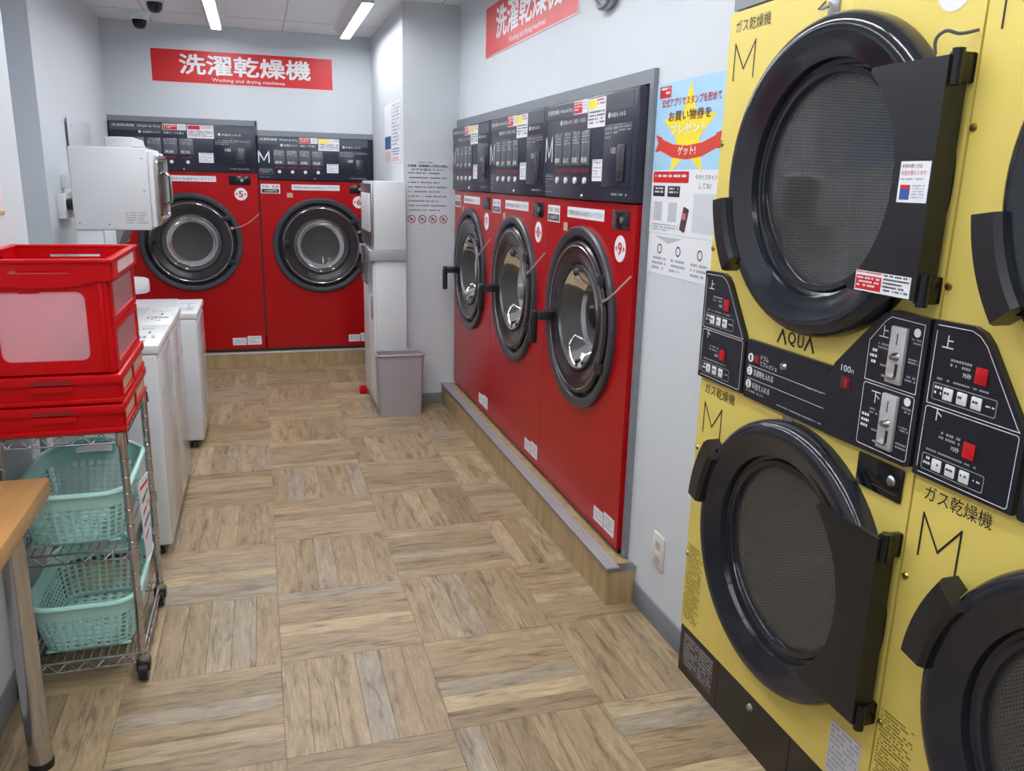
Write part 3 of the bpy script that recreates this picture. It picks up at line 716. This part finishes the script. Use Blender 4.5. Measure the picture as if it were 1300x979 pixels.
# star poster on the right wall (local x runs towards the camera)
t = thing('poster', 'light blue poster with a yellow star and red ribbon on the right wall', 'poster', (XW, 2.515, 0), -math.pi/2)
bd = box('sheet', PAPER, t, 0, .425, -.002, 0, 1.345, 1.81)
y = -.0026
box('sky_field', INKBLUE, bd, 0, .425, y, -.002, 1.545, 1.81)
st = []
for i in range(10):
    r_ = .155 if i % 2 == 0 else .066; a = math.radians(90+36*i); st.append((.22+r_*1.1*math.cos(a), 1.655+r_*.95*math.sin(a)))
B().prism(st, y-.0004, y).build('star', INKYEL, bd)
B().prism([(.02, 1.80), (.095, 1.80), (.095, 1.765), (.02, 1.765)], y-.0007, y).build('badge', SIGNRED, bd); dashes(.03, .088, 1.77, 1.796, 2, y-.001, INKW, bd)
text('公式アプリでスタンプを貯めて', .04, 1.735, .026, y-.001, INKR, bd, .36, bold=.01)
text('お買い物券を', .09, 1.69, .032, y-.001, mat('ink_brown', '#7a4a18', .5), bd, .26, bold=.02)
text('プレゼント', .11, 1.652, .03, y-.001, INKW, bd, .22, bold=.02)
rb = [(.055, 1.64), (.13, 1.622), (.22, 1.616), (.31, 1.622), (.385, 1.64), (.395, 1.605), (.31, 1.582), (.22, 1.575), (.13, 1.582), (.045, 1.605)]
B().prism(rb, y-.0008, y-.0002).build('ribbon', mat('ribbon_red', '#d03a28', .5), bd)
for sg in (-1, 1): B().prism([(.22+sg*.165, 1.645), (.22+sg*.21, 1.655), (.22+sg*.19, 1.63), (.22+sg*.21, 1.60), (.22+sg*.165, 1.605)], y-.0006, y-.0002).build('ribbon_tail', mat('ribbon_red', '#d03a28', .5), bd)
text('ゲット!', .165, 1.588, .028, y-.0012, INKW, bd, .11, bold=.02)
B().prism(rrect(.01, .245, 1.505, 1.54, .006), y, -.002).build('red_caption', SIGNRED, bd); dashes(.025, .23, 1.515, 1.53, 1, y-.0004, INKW, bd)
for x in (.015, .115):
    o = box('store_badge', INKB, bd, x, x+.08, y, -.002, 1.462, 1.495); dashes(x+.012, x+.07, 1.468, 1.49, 2, y-.0004, INKW, o)
    box('code_blank', mat('code_grey', '#b8bcc4', .6), bd, x+.012, x+.068, y, -.002, 1.385, 1.445)
box('code_blank', mat('code_grey2', '#c8ccd2', .6), bd, .285, .415, y, -.002, 1.36, 1.475)
text('今すぐスキャン', .285, 1.515, .016, y, INKB, bd, .125); text('してね!', .31, 1.49, .016, y, INKB, bd, .07)
o = B().prism(rrect(-.017, .017, -.037, .037, .005), y-.001, -.002).build('phone_picture', mat('phone_dark', '#54343a', .5), bd); o.location = (.235, 0, 1.395); o.rotation_euler = (0, math.radians(15), 0)
box('phone_screen', mat('phone_rose', '#b86a6a', .5), bd, .224, .246, y-.0014, y-.001, 1.395, 1.415).rotation_euler = (0, 0, 0)
dashes(.02, .2, 1.35, 1.375, 3, y, INKG, bd)
t = thing('notice_sheet', 'white notice sheet with three small icons below the star poster', 'notice', (XW, 2.515, 0), -math.pi/2)
bd = box('sheet', PAPER, t, 0, .425, -.001, 0, 1.208, 1.343)
B().prism([(.05, 1.335), (.23, 1.335), (.14, 1.315)], -.0016, -.001).build('grey_arrow', mat('arrow_grey', '#b7bac2', .6), bd)
for i, x in enumerate((.085, .21, .345)):
    outline(circ(x, 1.295, .014, 12), .004, -.0016, INKB, bd, 'icon'); dashes(x-.05, x+.05, 1.22, 1.268, 3, -.0016, INKG, bd)
outline([(.005, 1.212), (.42, 1.212)], .0015, -.0016, INKG, bd, 'rule', False)
t = thing('wall_outlet', 'white wall outlet plate low beside the yellow dryers', 'outlet', (XW, 2.283, .283), -math.pi/2)
pb = box('plate', mat('outlet_cream', '#d8d4d0', .4), t, -.037, .037, -.008, 0, -.06, .06, .003)
for z in (-.025, .025):
    o = box('socket', mat('outlet_cream2', '#c8c4c0', .4), pb, -.018, .018, -.0095, -.008, z-.018, z+.018, .001)
    for x in (-.006, .006): box('slot', DARKSEAL, o, x-.0012, x+.0012, -.01, -.0095, z-.006, z+.006)

# notice printed on the pillar front
t = thing('house_rules_notice', 'white notice of printed rules with four red prohibition icons on the pillar', 'notice', (0, YP, 0), 0)
bd = box('sheet', mat('notice_white', '#cfd4dc', .7), t, .912, 1.192, -.0015, 0, 1.195, 1.61)
y = -.0022
text('ご利用のお客様へ', .985, 1.592, .011, y, INKB, bd, .11)
text('洗濯機・乾燥機をご利用の際は', .92, 1.568, .017, y, INKB, bd, .262, bold=.012)
text('必ずお読み下さい', .945, 1.546, .015, y, INKB, bd, .21, bold=.012)
for i in range(9): dashes(.925, 1.175 if i % 2 else 1.13, 1.522-i*.029, 1.535-i*.029, 1, y, INKB, bd, fill=.85)
for i in range(4):
    cx = .945+i*.07
    outline(circ(cx, 1.243, .024, 20), .005, y, INKR, bd, 'prohibition_ring'); outline([(cx-.016, 1.259), (cx+.016, 1.227)], .005, y, INKR, bd, 'prohibition_bar', False)
    outline([(cx-.008, 1.236), (cx, 1.25), (cx+.008, 1.236)], .006, y+.0003, INKB, bd, 'icon', False); dashes(cx-.025, cx+.025, 1.203, 1.21, 1, y, INKG, bd)
# notices on the pillar's left side (facing -x)
t = thing('blue_red_notice', 'tall narrow notice with a blue block on the side of the pillar', 'notice', (XP, 0, 0), -math.pi/2)
# local x = -Y : from far (u=-6.05) to near (u=-5.40)
bd = box('sheet', PAPER, t, -6.06, -5.40, -.0015, 0, 1.60, 1.985)
box('blue_block', INKDB, bd, -6.05, -5.78, -.0021, -.0015, 1.69, 1.775); box('pale_block', mat('pale_rose', '#cdb9bd', .6), bd, -6.05, -5.78, -.0021, -.0015, 1.605, 1.68)
dashes(-5.74, -5.42, 1.70, 1.97, 12, -.0021, INKG, bd); dashes(-5.74, -5.42, 1.64, 1.69, 3, -.0021, INKDB, bd); dashes(-5.74, -5.45, 1.605, 1.63, 2, -.0021, INKR, bd)

# white cabinet against the pillar's left side
t = thing('vending_cabinet', 'slim white two-part vending cabinet against the side of the pillar', 'cabinet', (0, 0, 0))
XA, XB, YA, YC_ = .69, XP-.002, 5.2, 5.75
up = box('upper_cabinet', WHITE, t, XA, XB, YA, YC_, 1.052, 1.475, .006)
box('front_panel', STEEL, up, XA-.014, XA-.0005, YA+.01, YC_-.01, 1.07, 1.46, .003)
for i in range(5): box('product_button', WHITEP, up, XA-.02, XA-.014, YA+.05+i*.09, YA+.11+i*.09, 1.16, 1.40, .003)
box('ledge', mat('ledge_grey', '#a2a5aa', .4), t, XA-.03, XB-.003, YA-.02, YC_, .985, 1.052, .004)
lo = box('lower_cabinet', WHITE, t, XA+.004, XB, YA, YC_, .015, .985, .006)
box('front_panel', WHITEP, lo, XA-.006, XA+.0035, YA+.01, YC_-.01, .05, .97, .003); box('door_handle', STEEL, lo, XA-.018, XA-.006, YA+.05, YA+.07, .6, .75, .003)
box('base', BLACKP, t, XA+.02, XB-.01, YA+.02, YC_-.02, 0, .015)
t = thing('plastic_pocket', 'clear plastic pocket hanging at the front of the white cabinet', 'pocket', (0, 0, 0))
box('sleeve', CLEAR, t, XA-.046, XA-.034, 5.25, 5.5, .83, 1.06, .001); box('clip', STEEL, t, XA-.05, XA-.031, 5.34, 5.4, 1.06, 1.075, .002)
t = thing('red_foot_block', 'small red plastic block on the floor beside the white cabinet', 'block', (.655, 5.66, 0))
box('block', CRATE, t, -.025, .025, -.03, .03, 0, .045, .006); box('cap', CRATE, t, -.015, .015, -.02, .02, .045, .055, .003)

# waste bin
t = thing('waste_bin', 'plain grey plastic waste bin standing in front of the pillar', 'bin', (.828, 5.105, 0))
def taper(bw, a0, b0, a1, b1, z0, z1, r, inner=0):
    A = rrect(-a0, a0, -b0, b0, r); Bq = rrect(-a1, a1, -b1, b1, r)
    va = [bw.bm.verts.new((x, y_, z0)) for x, y_ in A]; vb = [bw.bm.verts.new((x, y_, z1)) for x, y_ in Bq]
    n = len(A)
    for i in range(n): bw.bm.faces.new((va[i], va[(i+1) % n], vb[(i+1) % n], vb[i]))
    return va, vb
bw = B(); va, vb = taper(bw, .135, .068, .15, .075, 0, .40, .025); bw.bm.faces.new(va)
va2, vb2 = taper(bw, .131, .064, .146, .071, .006, .40, .025); bw.bm.faces.new(va2)
for i in range(len(vb)): bw.bm.faces.new((vb[i], vb[(i+1) % len(vb)], vb2[(i+1) % len(vb)], vb2[i]))
bw.build('body', GREYBIN, t)
bw = B(); bw.tube([(x, y_, .40) for x, y_ in rrect(-.152, .152, -.077, .077, .028)], .008, 8, True); bw.build('rim', GREYBIN, t)

# ceiling cameras
for (x, yy, s_, lb) in ((-.70, 6.36, 1.0, 'white dome security camera on the ceiling near the back wall'), (-.535, 5.70, 1.0, 'dark dome security camera on the ceiling, the nearer of two')):
    t = thing('security_camera', lb, 'camera', (x, yy, ZC), 0, 'ceiling security cameras')
    B().lathe([(.0001, 0), (.07, 0), (.07, -.018), (.062, -.03), (.055, -.055), (.0001, -.055)], (0, 0, 0), 'z', 32).build('base', WHITE, t)
    B().lathe([(.046, -.054), (.046, -.07), (.04, -.092), (.026, -.108), (.0005, -.113)], (0, 0, 0), 'z', 28).build('dome', BLACKG, t)

# ================================================================ LEFT SIDE: WASHERS, SHOE DRYERS
def washer(label, x0, x1, y0, y1, h):
    t = thing('small_washer', label, 'washing machine', ((x0+x1)/2, (y0+y1)/2, 0), 0, 'low white washers')
    a, b = (x1-x0)/2, (y1-y0)/2
    box('body', WHITE, t, -a, a-.004, -b, b, .05, h-.035, .01)
    tp = box('top_panel', WHITEP, t, -a, a+.004, -b+.001, b-.001, h-.034, h, .006)
    box('lid', WHITE, tp, -a+.12, a-.13, -b+.03, b-.03, h, h+.008, .003)
    box('front_gloss_panel', mat('gloss_panel', '#cdd0d2', .12, var=.02), t, a-.004, a, -b+.01, b-.01, .07, h-.06, .002)
    box('front_groove', GREYTRIM, t, a-.0005, a+.0008, -b+.02, b-.02, h-.20, h-.195)
    for sx in (-1, 1):
        for sy_ in (-1, 1):
            B().lathe([(.0001, 0), (.022, 0), (.02, .02), (.012, .03), (.012, .052), (.0001, .052)], (sx*(a-.06), sy_*(b-.05), 0), 'z', 14).build('foot', BLACKP, t)
    # printed controls on the top, near the front edge
    dashes(a-.11, a-.02, -b+.08, -b+.2, 4, h+.0006, INKB, tp, plane='z', fill=.6); text('1', a-.06, -b+.25, .05, h+.0006, INKB, tp, plane='z')
    dashes(a-.11, a-.03, -b+.33, -b+.38, 2, h+.0006, INKG, tp, plane='z')
    return t
washer('low white washer nearest the wire rack', -.985, -.388, 3.25, 3.718, .865)
washer('low white washer in the middle of three, under the shoe dryer', -.985, -.388, 3.722, 4.21, .865)
washer('lower white washer farthest back, in front of the red machine', -.985, -.345, 4.62, 5.15, .768)
t = thing('shoe_dryer', 'white boxy shoe dryer with a chrome-framed door, standing on the washer', 'dryer', (0, 0, 0))
x0, x1, y0, y1 = -.715, -.424, 3.72, 4.19
bd = box('body', WHITE, t, x0, x1, y0, y1, 1.262, 1.592, .008)
dashes(x1-.10, x1-.015, 1.285, 1.335, 5, y0-.0006, INKG, bd, 'rating_print', .7)
for x, z in ((x1-.02, 1.55), (x1-.02, 1.42), (x0+.02, 1.29), (x0+.13, 1.285)): B().disc((x, y0, z), .004, 0, .001, seg=10).build('screw', STEEL, bd)
box('lower_housing', WHITE, t, x0, -.61, y0+.012, y1, .874, 1.262, .006)
box('lower_skirt', WHITE, t, -.61, -.565, y0+.002, y1-.1, 1.19, 1.262, .003)
B().lathe([(.0001, -.02), (.04, -.02), (.043, .03), (.036, .10), (.028, .115), (.0001, .117)], (-.60, 3.95, 1.005), 'x', 24).build('air_nozzle', WHITEP, t)
B().prism([(-.565, 1.262), (-.532, 1.262), (-.565, 1.19)], y0+.002, y0+.3).build('gusset', GREYTRIM, t)
dr = box('door', WHITEP, t, x1, x1+.018, y0+.01, y1-.01, 1.275, 1.58, .006)
box('door_window', BLACKG, dr, x1+.018, x1+.022, y0+.07, y1-.07, 1.31, 1.545, .002)
fr = B().tube([(x1+.028, a, b) for a, b in rrect(y0+.05, y1-.05, 1.295, 1.56, .03)], .009, 8, True); fr.build('chrome_frame', CHROME, dr)
B().tube([(x1+.02, y1-.06, 1.35), (x1+.045, y1-.06, 1.37), (x1+.045, y1-.06, 1.48), (x1+.02, y1-.06, 1.5)], .007, 8).build('door_handle', CHROME, dr)
box('top_vent', STEEL, bd, x1-.06, x1-.002, y0+.06, y0+.3, 1.592, 1.597, .001)
t = thing('dispenser_box', 'narrow white dispenser box half hidden behind the shoe dryer', 'dispenser', (0, 0, 0))
box('body', WHITE, t, -.73, -.588, 4.7, 5.1, 1.2, 1.668, .012); box('bracket', WHITE, t, -1.009, -.729, 5.02, 5.09, 1.40, 1.47, .004)
box('front_panel', WHITEP, t, -.588, -.582, 4.72, 5.08, 1.22, 1.64, .002)
t = thing('wall_panel', 'thin pale grey panel fixed to the left wall behind the shoe dryer', 'panel', (XL3, 0, 0))
box('panel', mat('pale_panel', '#c4c7d0', .4), t, .012, .02, 5.26, 5.93, 1.45, 1.785, .003); box('bracket', STEEL, t, 0, .0125, 5.5, 5.7, 1.5, 1.56); B().disc((.02, 5.33, 1.74), .006, 0, .002, 'x', 10).build('screw', STEEL, t)
t = thing('socket_box', 'white wall socket box with plugs at the left wall behind the shoe dryer', 'socket', (XL3, 5.03, 1.31))
pb = box('box', WHITEP, t, 0, .04, -.16, .16, -.065, .065, .005)
for y_ in (-.11, -.03): B().disc((.04, y_, .01), .03, 0, .03, 'x', 16).build('plug', BLACKP, pb)
for i, (mt_, dy, dz) in enumerate(((BLACKP, -.13, 0), (mat('cable_yellow', '#a8983c', .5), -.08, .0), (mat('cable_grey', '#6d6a66', .5), -.05, -.02))):
    pts = [(.065, dy, dz), (.09, dy+.01, -.05), (.085, dy+.03, -.2), (.07, dy+.0, -.42), (.06, dy+.05, -.5)]
    B().tube(smooth(pts), .011, 8).build('cable', mt_, t)
t = thing('wall_poster', 'pale poster with a yellow lower edge on the near left wall', 'poster', (XL1, 0, 0))
bd = box('sheet', mat('poster_rose', '#dcd0d6', .6), t, 0, .002, 2.4, 2.88, 1.362, 1.8); box('yellow_band', mat('band_yellow', '#b5a640', .5), bd, .002, .0026, 2.4, 2.88, 1.362, 1.372)
dashes(2.45, 2.86, 1.42, 1.46, 2, .0024, INKB, bd, plane='+x')

# ================================================================ WIRE RACK, BASKETS, CRATES, COUNTER
t = thing('wire_rack', 'chrome wire shelf rack on black casters', 'rack', (0, 0, 0))
RX0, RX1, RY0, RY1 = -.712, -.40, 2.405, 2.865
for x in (RX0, RX1):
    for y_ in (RY0, RY1):
        po = B().rod((x, y_, .07), (x, y_, .787), .0115, 12)
        for k in range(14): po.lathe([(.0118, .1+k*.05), (.0128, .102+k*.05), (.0118, .104+k*.05)], (x, y_, 0), 'z', 12)
        po.build('post', CHROME, t)
        cs = B().disc((x, y_-.006, .03), .03, -.012, .012, 'x', 20).build('caster', BLACKP, t)
        B().box(x-.02, x+.02, y_-.022, y_+.018, .03, .066, .006).build('fork', BLACKP, cs); B().rod((x, y_, .06), (x, y_, .1), .007, 8).build('stem', STEEL, cs)
for z in (.085, .43, .785):
    sh = B(); q = .0035
    for zz in (z, z-.03):
        sh.rod((RX0, RY0, zz), (RX1, RY0, zz), q).rod((RX0, RY1, zz), (RX1, RY1, zz), q).rod((RX0, RY0, zz), (RX0, RY1, zz), q).rod((RX1, RY0, zz), (RX1, RY1, zz), q)
    sh.build('shelf_frame', CHROME, t)
    wz = B()
    for y_ in (RY0, RY1):
        n = 12; pts = [(RX0+(RX1-RX0)*i/n, y_, z-(.028 if i % 2 else .002)) for i in range(n+1)]; wz.tube(pts, .0025, 6)
    for x in (RX0, RX1):
        n = 16; pts = [(x, RY0+(RY1-RY0)*i/n, z-(.028 if i % 2 else .002)) for i in range(n+1)]; wz.tube(pts, .0025, 6)
    wz.build('truss_wire', CHROME, t)
    for i in range(1, 13):
        x = RX0+(RX1-RX0)*i/13; B().rod((x, RY0, z+.002), (x, RY1, z+.002), .0022, 6).build('shelf_wire', CHROME, t)
    for x in (RX0, RX1):
        for y_ in (RY0, RY1): B().lathe([(.0125, -.035), (.017, -.035), (.0155, .0), (.0125, .0)], (x, y_, z), 'z', 12).build('collar', CHROME, t)

def basket(label, z, dy=0):
    """pierced laundry basket, loops of rounded rectangles"""
    a, b, H = .150, .222, .165
    def loop(s, n):
        P = rrect(-a*s, a*s, -b*s, b*s, .075*s, 10); L_ = [0]
        for i in range(len(P)): L_.append(L_[-1]+math.dist(P[i], P[(i+1) % len(P)]))
        out = []; T = L_[-1]
        for k in range(n):
            grp, sub = divmod(k, 2); d = T*((grp+(.62 if sub else 0))/(n/2)); i = 0
            while L_[i+1] < d: i += 1
            f_ = (d-L_[i])/max(1e-9, L_[i+1]-L_[i]); p, q = P[i], P[(i+1) % len(P)]
            out.append((p[0]+(q[0]-p[0])*f_, p[1]+(q[1]-p[1])*f_))
        return out
    n = 108; zs = [0, .014]
    while zs[-1] < .112: zs += [zs[-1]+.0115, zs[-1]+.0155]
    zs += [.128, .138, .152, H]
    bw = B(); rings = []
    for zz in zs:
        s = .80+.20*(zz/H)**.75; lp = loop(s, n)
        ring = []
        for x, y_ in lp:
            raise_ = .032*max(0, (y_-.12)/.1)*math.exp(-(x/.11)**2)*max(0, (zz-.10)/(H-.10))
            ring.append(bw.bm.verts.new((x, y_, zz+raise_)))
        rings.append(ring)
    for j in range(len(zs)-1):
        for i in range(n):
            i2 = (i+1) % n; c = rings[j][i].co
            hole = (1 <= j < len(zs)-5 and j % 2 == 1 and i % 2 == 0)
            if zs[j] >= .137 and zs[j] < .15 and c.y > .15 and abs(c.x) < .055: hole = True
            if not hole: bw.bm.faces.new((rings[j][i], rings[j][i2], rings[j+1][i2], rings[j+1][i]))
    # pierced base
    N_ = 17; M_ = 25; x1, y1_ = a*.78, b*.78
    g = [[bw.bm.verts.new((-x1+2*x1*i/(N_-1), -y1_+2*y1_*k/(M_-1), 0)) for i in range(N_)] for k in range(M_)]
    for k in range(M_-1):
        for i in range(N_-1):
            if i % 2 == 1 and k % 2 == 1: continue
            bw.bm.faces.new((g[k][i], g[k][i+1], g[k+1][i+1], g[k+1][i]))
    t = thing('laundry_basket', label, 'basket', (-.557, 2.635+dy, z), 0, 'mint laundry baskets')
    bo = bw.build('body', MINT, t, 60); so = bo.modifiers.new('thickness', 'SOLIDIFY'); so.thickness = .003; so.offset = 0
    rimpts = []
    for x, y_ in loop(1.012, n): rimpts.append((x, y_, H+.032*max(0, (y_-.12)/.1)*math.exp(-(x/.11)**2)))
    B().tube(rimpts, .0085, 8, True).build('rim', MINT, t)
    return t
basket('mint green laundry basket on the middle shelf of the wire rack', .4360)
basket('mint green laundry basket on the lowest shelf of the wire rack', .0910)
t = thing('price_placard', 'small printed placard hanging on the right side of the wire rack', 'placard', (RX1+.015, 0, 0))
bd = B().prism_ax([(2.50, .59), (2.70, .56), (2.66, .30), (2.53, .33)], 0, .002, 'x').build('card', PAPER, t)
outl = B().prism_ax([(2.52, .57), (2.68, .545), (2.68, .535), (2.52, .56)], .002, .0025, 'x').build('red_rule', INKR, bd)
for z in (.50, .46, .42, .38): dashes(2.54, 2.66, z, z+.022, 1, .0026, INKR if z in (.46, .38) else INKB, bd, plane='+x')
B().tube([(-.012, 2.52, .59), (-.005, 2.52, .60), (.001, 2.52, .585)], .002, 6).build('hook_wire', CHROME, t)

def plate_poly(bw, u0, u1, z0, z1, hole, a0, a1, ax):
    """plate with a convex hole given as a polygon"""
    cu = sum(p[0] for p in hole)/len(hole); cz = sum(p[1] for p in hole)/len(hole)
    H = [(math.atan2(z-cz, u-cu) % (2*math.pi), u, z) for u, z in hole]; H.sort()
    out = []
    for a, u, z in H:
        c, s = math.cos(a), math.sin(a); t = 1e9
        if c > 1e-9: t = min(t, (u1-cu)/c)
        if c < -1e-9: t = min(t, (u0-cu)/c)
        if s > 1e-9: t = min(t, (z1-cz)/s)
        if s < -1e-9: t = min(t, (z0-cz)/s)
        out.append([cu+t*c, cz+t*s])
    for cu_, cz_ in ((u0, z0), (u0, z1), (u1, z0), (u1, z1)):      # snap the nearest ray to each corner
        k = min(range(len(out)), key=lambda i: (out[i][0]-cu_)**2+(out[i][1]-cz_)**2); out[k] = [cu_, cz_]
    f = (lambda u, z, a: (u, a, z)) if ax == 'y' else (lambda u, z, a: (a, u, z))
    V = [[bw.bm.verts.new(f(u, z, a)) for u, z in P] for a in (a0, a1) for P in ([(h[1], h[2]) for h in H], out)]
    n = len(H)
    for i in range(n):
        j = (i+1) % n
        for q in ((V[0][i], V[0][j], V[1][j], V[1][i]), (V[2][i], V[3][i], V[3][j], V[2][j]), (V[0][i], V[2][i], V[2][j], V[0][j]), (V[1][i], V[1][j], V[3][j], V[3][i])): bw.bm.faces.new(q)
def frame4(bw, u0, u1, z0, z1, h, a0, a1, ax):
    """plate with a rectangular window h=(u0,u1,z0,z1)"""
    for q in ((u0, h[0], z0, z1), (h[1], u1, z0, z1), (h[0], h[1], z0, h[2]), (h[0], h[1], h[3], z1)):
        if ax == 'y': bw.box(q[0], q[1], a0, a1, q[2], q[3])
        else: bw.box(a0, a1, q[0], q[1], q[2], q[3])
CX0, CX1, CY0, CY1 = -.730, -.386, 2.39, 2.87
t = thing('folding_crate', 'open red folding crate with frosted pink windows on top of the stack', 'crate', (0, 0, 0), 0, 'red folding crates on the rack')
zb, zt = .962, 1.268
for (ya, yb_) in ((CY0+.006, CY0+.018), (CY1-.018, CY1-.006)):
    bw = B(); plate_poly(bw, CX0+.012, CX1-.012, zb, zt-.05, rrect(-.668, -.455, zb+.035, zt-.084, .022), ya, yb_, 'y'); bw.build('end_wall', CRATE, t)
for (xa, xb_) in ((CX0+.006, CX0+.016), (CX1-.016, CX1-.006)):
    for (za, zb_) in ((zb+.002, zb+.122), (zb+.128, zt-.05)):
        bw = B(); frame4(bw, CY0+.02, CY1-.02, za, zb_, (CY0+.055, CY1-.055, za+.018, zb_-.014), xa, xb_, 'x'); bw.build('side_wall', CRATE, t)
box('floor_panel', CRATE, t, CX0+.016, CX1-.016, CY0+.018, CY1-.018, zb, zb+.008)
bw = B()
frame4(bw, CX0, CX1, zt-.055, zt, (CX0+.10, CX1-.10, zt-.034, zt-.026), CY0-.004, CY0+.012, 'y'); frame4(bw, CX0, CX1, zt-.055, zt, (CX0+.10, CX1-.10, zt-.034, zt-.026), CY1-.012, CY1+.004, 'y')
frame4(bw, CY0+.012, CY1-.012, zt-.055, zt, (CY0+.15, CY1-.15, zt-.04, zt-.018), CX0-.004, CX0+.01, 'x'); frame4(bw, CY0+.012, CY1-.012, zt-.055, zt, (CY0+.15, CY1-.15, zt-.04, zt-.018), CX1-.01, CX1+.004, 'x')
bw.box(CX0-.008, CX1+.008, CY0-.012, CY0+.014, zt-.006, zt+.003, .002).box(CX0-.008, CX1+.008, CY1-.014, CY1+.012, zt-.006, zt+.003, .002).box(CX0-.008, CX0+.012, CY0, CY1, zt-.006, zt+.003, .002).box(CX1-.012, CX1+.008, CY0, CY1, zt-.006, zt+.003, .002)
wv = [(CX0, zt-.055)]+[(CX0+(CX1-CX0)*i/16, zt-.055-.018*math.sin(math.pi*min(1, max(0, (i/16-.12)/.76)))**.6 if 0.12 < i/16 < .88 else zt-.055) for i in range(1, 16)]+[(CX1, zt-.055)]
bw.prism(wv+[(CX1, zt-.05), (CX0, zt-.05)], CY0-.003, CY0+.006)
bw.build('rim', CRATE, t)
box('name_card', mat('card_rose', '#d8b8b8', .5), t, CX1+.004, CX1+.0055, CY0+.1, CY1-.08, zt-.044, zt-.012)
for y_ in (CY0+.012, CY1-.013): box('window', FROST, t, -.668, -.455, y_-.001, y_+.001, zb+.035, zt-.088)
for x in (CX0+.011, CX1-.011):
    for (za, zb_) in ((zb+.002, zb+.122), (zb+.128, zt-.05)): box('window', FROST, t, x-.001, x+.001, CY0+.055, CY1-.055, za+.018, zb_-.014)
for x in (CX0+.03, CX1-.03): box('corner_rib', CRATE, t, x-.006, x+.006, CY0+.0, CY0+.008, zb+.004, zt-.06, .002)
t2_ = thing('paper_leaflet', 'folded paper leaflet lying inside the open red crate', 'leaflet', (0, 0, 0))
o = box('sheet', mat('leaflet_grey', '#9fb0b4', .6), t2_, -.54, -.44, CY0+.10, CY0+.24, zb+.0085, zb+.0105); B().prism([(-.53, zb+.0105), (-.45, zb+.0105), (-.45, zb+.10), (-.53, zb+.11)], CY0+.03, CY0+.032).build('standing_page', PAPER, t2_)
def folded(label, z):
    t = thing('folded_crate', label, 'crate', (0, 0, z), 0, 'red folding crates on the rack')
    H = .083; bw = B().box(CX0+.006, CX1-.006, CY0+.006, CY1-.006, .0, H-.012, .004)
    bw.box(CX0-.002, CX1+.002, CY0-.004, CY1+.004, H-.028, H-.002, .004).box(CX0, CX1, CY0, CY1, .0, .014, .003)
    bw.build('body', CRATE, t)
    B().prism(rrect((CX0+CX1)/2-.055, (CX0+CX1)/2+.055, H-.045, H-.03, .006), CY0-.006, CY0+.006).build('handle_lip', CRATE, t)
    box('handle_slot', mat('slot_dark', '#8a0810', .6), t, (CX0+CX1)/2-.05, (CX0+CX1)/2+.05, CY0-.0045, CY0+.004, H-.026, H-.012)
    for i, (a, b) in enumerate(((.04, .23), (.25, .44))):
        box('side_slot', mat('slot_card', '#c8a890', .6), t, CX1-.007, CX1-.004, CY0+a, CY0+b, .02, H-.034)
        box('side_rib', CRATE, t, CX1-.006, CX1+.001, CY0+a-.016, CY0+a-.004, .012, H-.028)
    return t
folded('flat folded red crate resting on the wire shelf, lower of two', .7895)
folded('flat folded red crate under the open crate, upper of two', .875)

t = thing('counter_table', 'narrow wooden counter table with a chrome leg at the left edge', 'table', (0, 0, 0))
box('tabletop', TABLEW, t, -.743, -.578, .9, 2.345, .64, .688, .004)
for y_ in (1.15, 2.06):
    lg = B().rod((-.606, y_, .02), (-.606, y_, .64), .028, 24).build('leg', CHROME, t)
    B().lathe([(.0001, 0), (.03, 0), (.03, .02), (.0001, .02)], (-.606, y_, 0), 'z', 24).build('foot_cap', BLACKP, lg)
    box('mount_plate', STEEL, t, -.65, -.585, y_-.04, y_+.04, .634, .64)
t = thing('power_cord', 'black power cord hanging down the wall under the counter', 'cord', (0, 0, 0))
pts = [(-.735+.006*math.sin(i*1.7), 2.12+.02*math.sin(i*.9), .62-i*.05) for i in range(11)]
B().tube(smooth(pts), .006, 6).build('cable', BLACKP, t)
box('clip', BLACKP, t, -.745, -.725, 2.11, 2.13, .60, .63, .002)

t = thing('alcove_poster', 'blue poster on the recess wall, seen reflected in the upper dryer glass', 'poster', (XL2, 0, 0))
bd = box('sheet', mat('poster_blue', '#3f78b8', .5), t, 0, .003, 4.05, 4.6, 1.65, 2.15); dashes(4.1, 4.55, 1.9, 2.1, 3, .0036, INKW, bd, plane='+x')
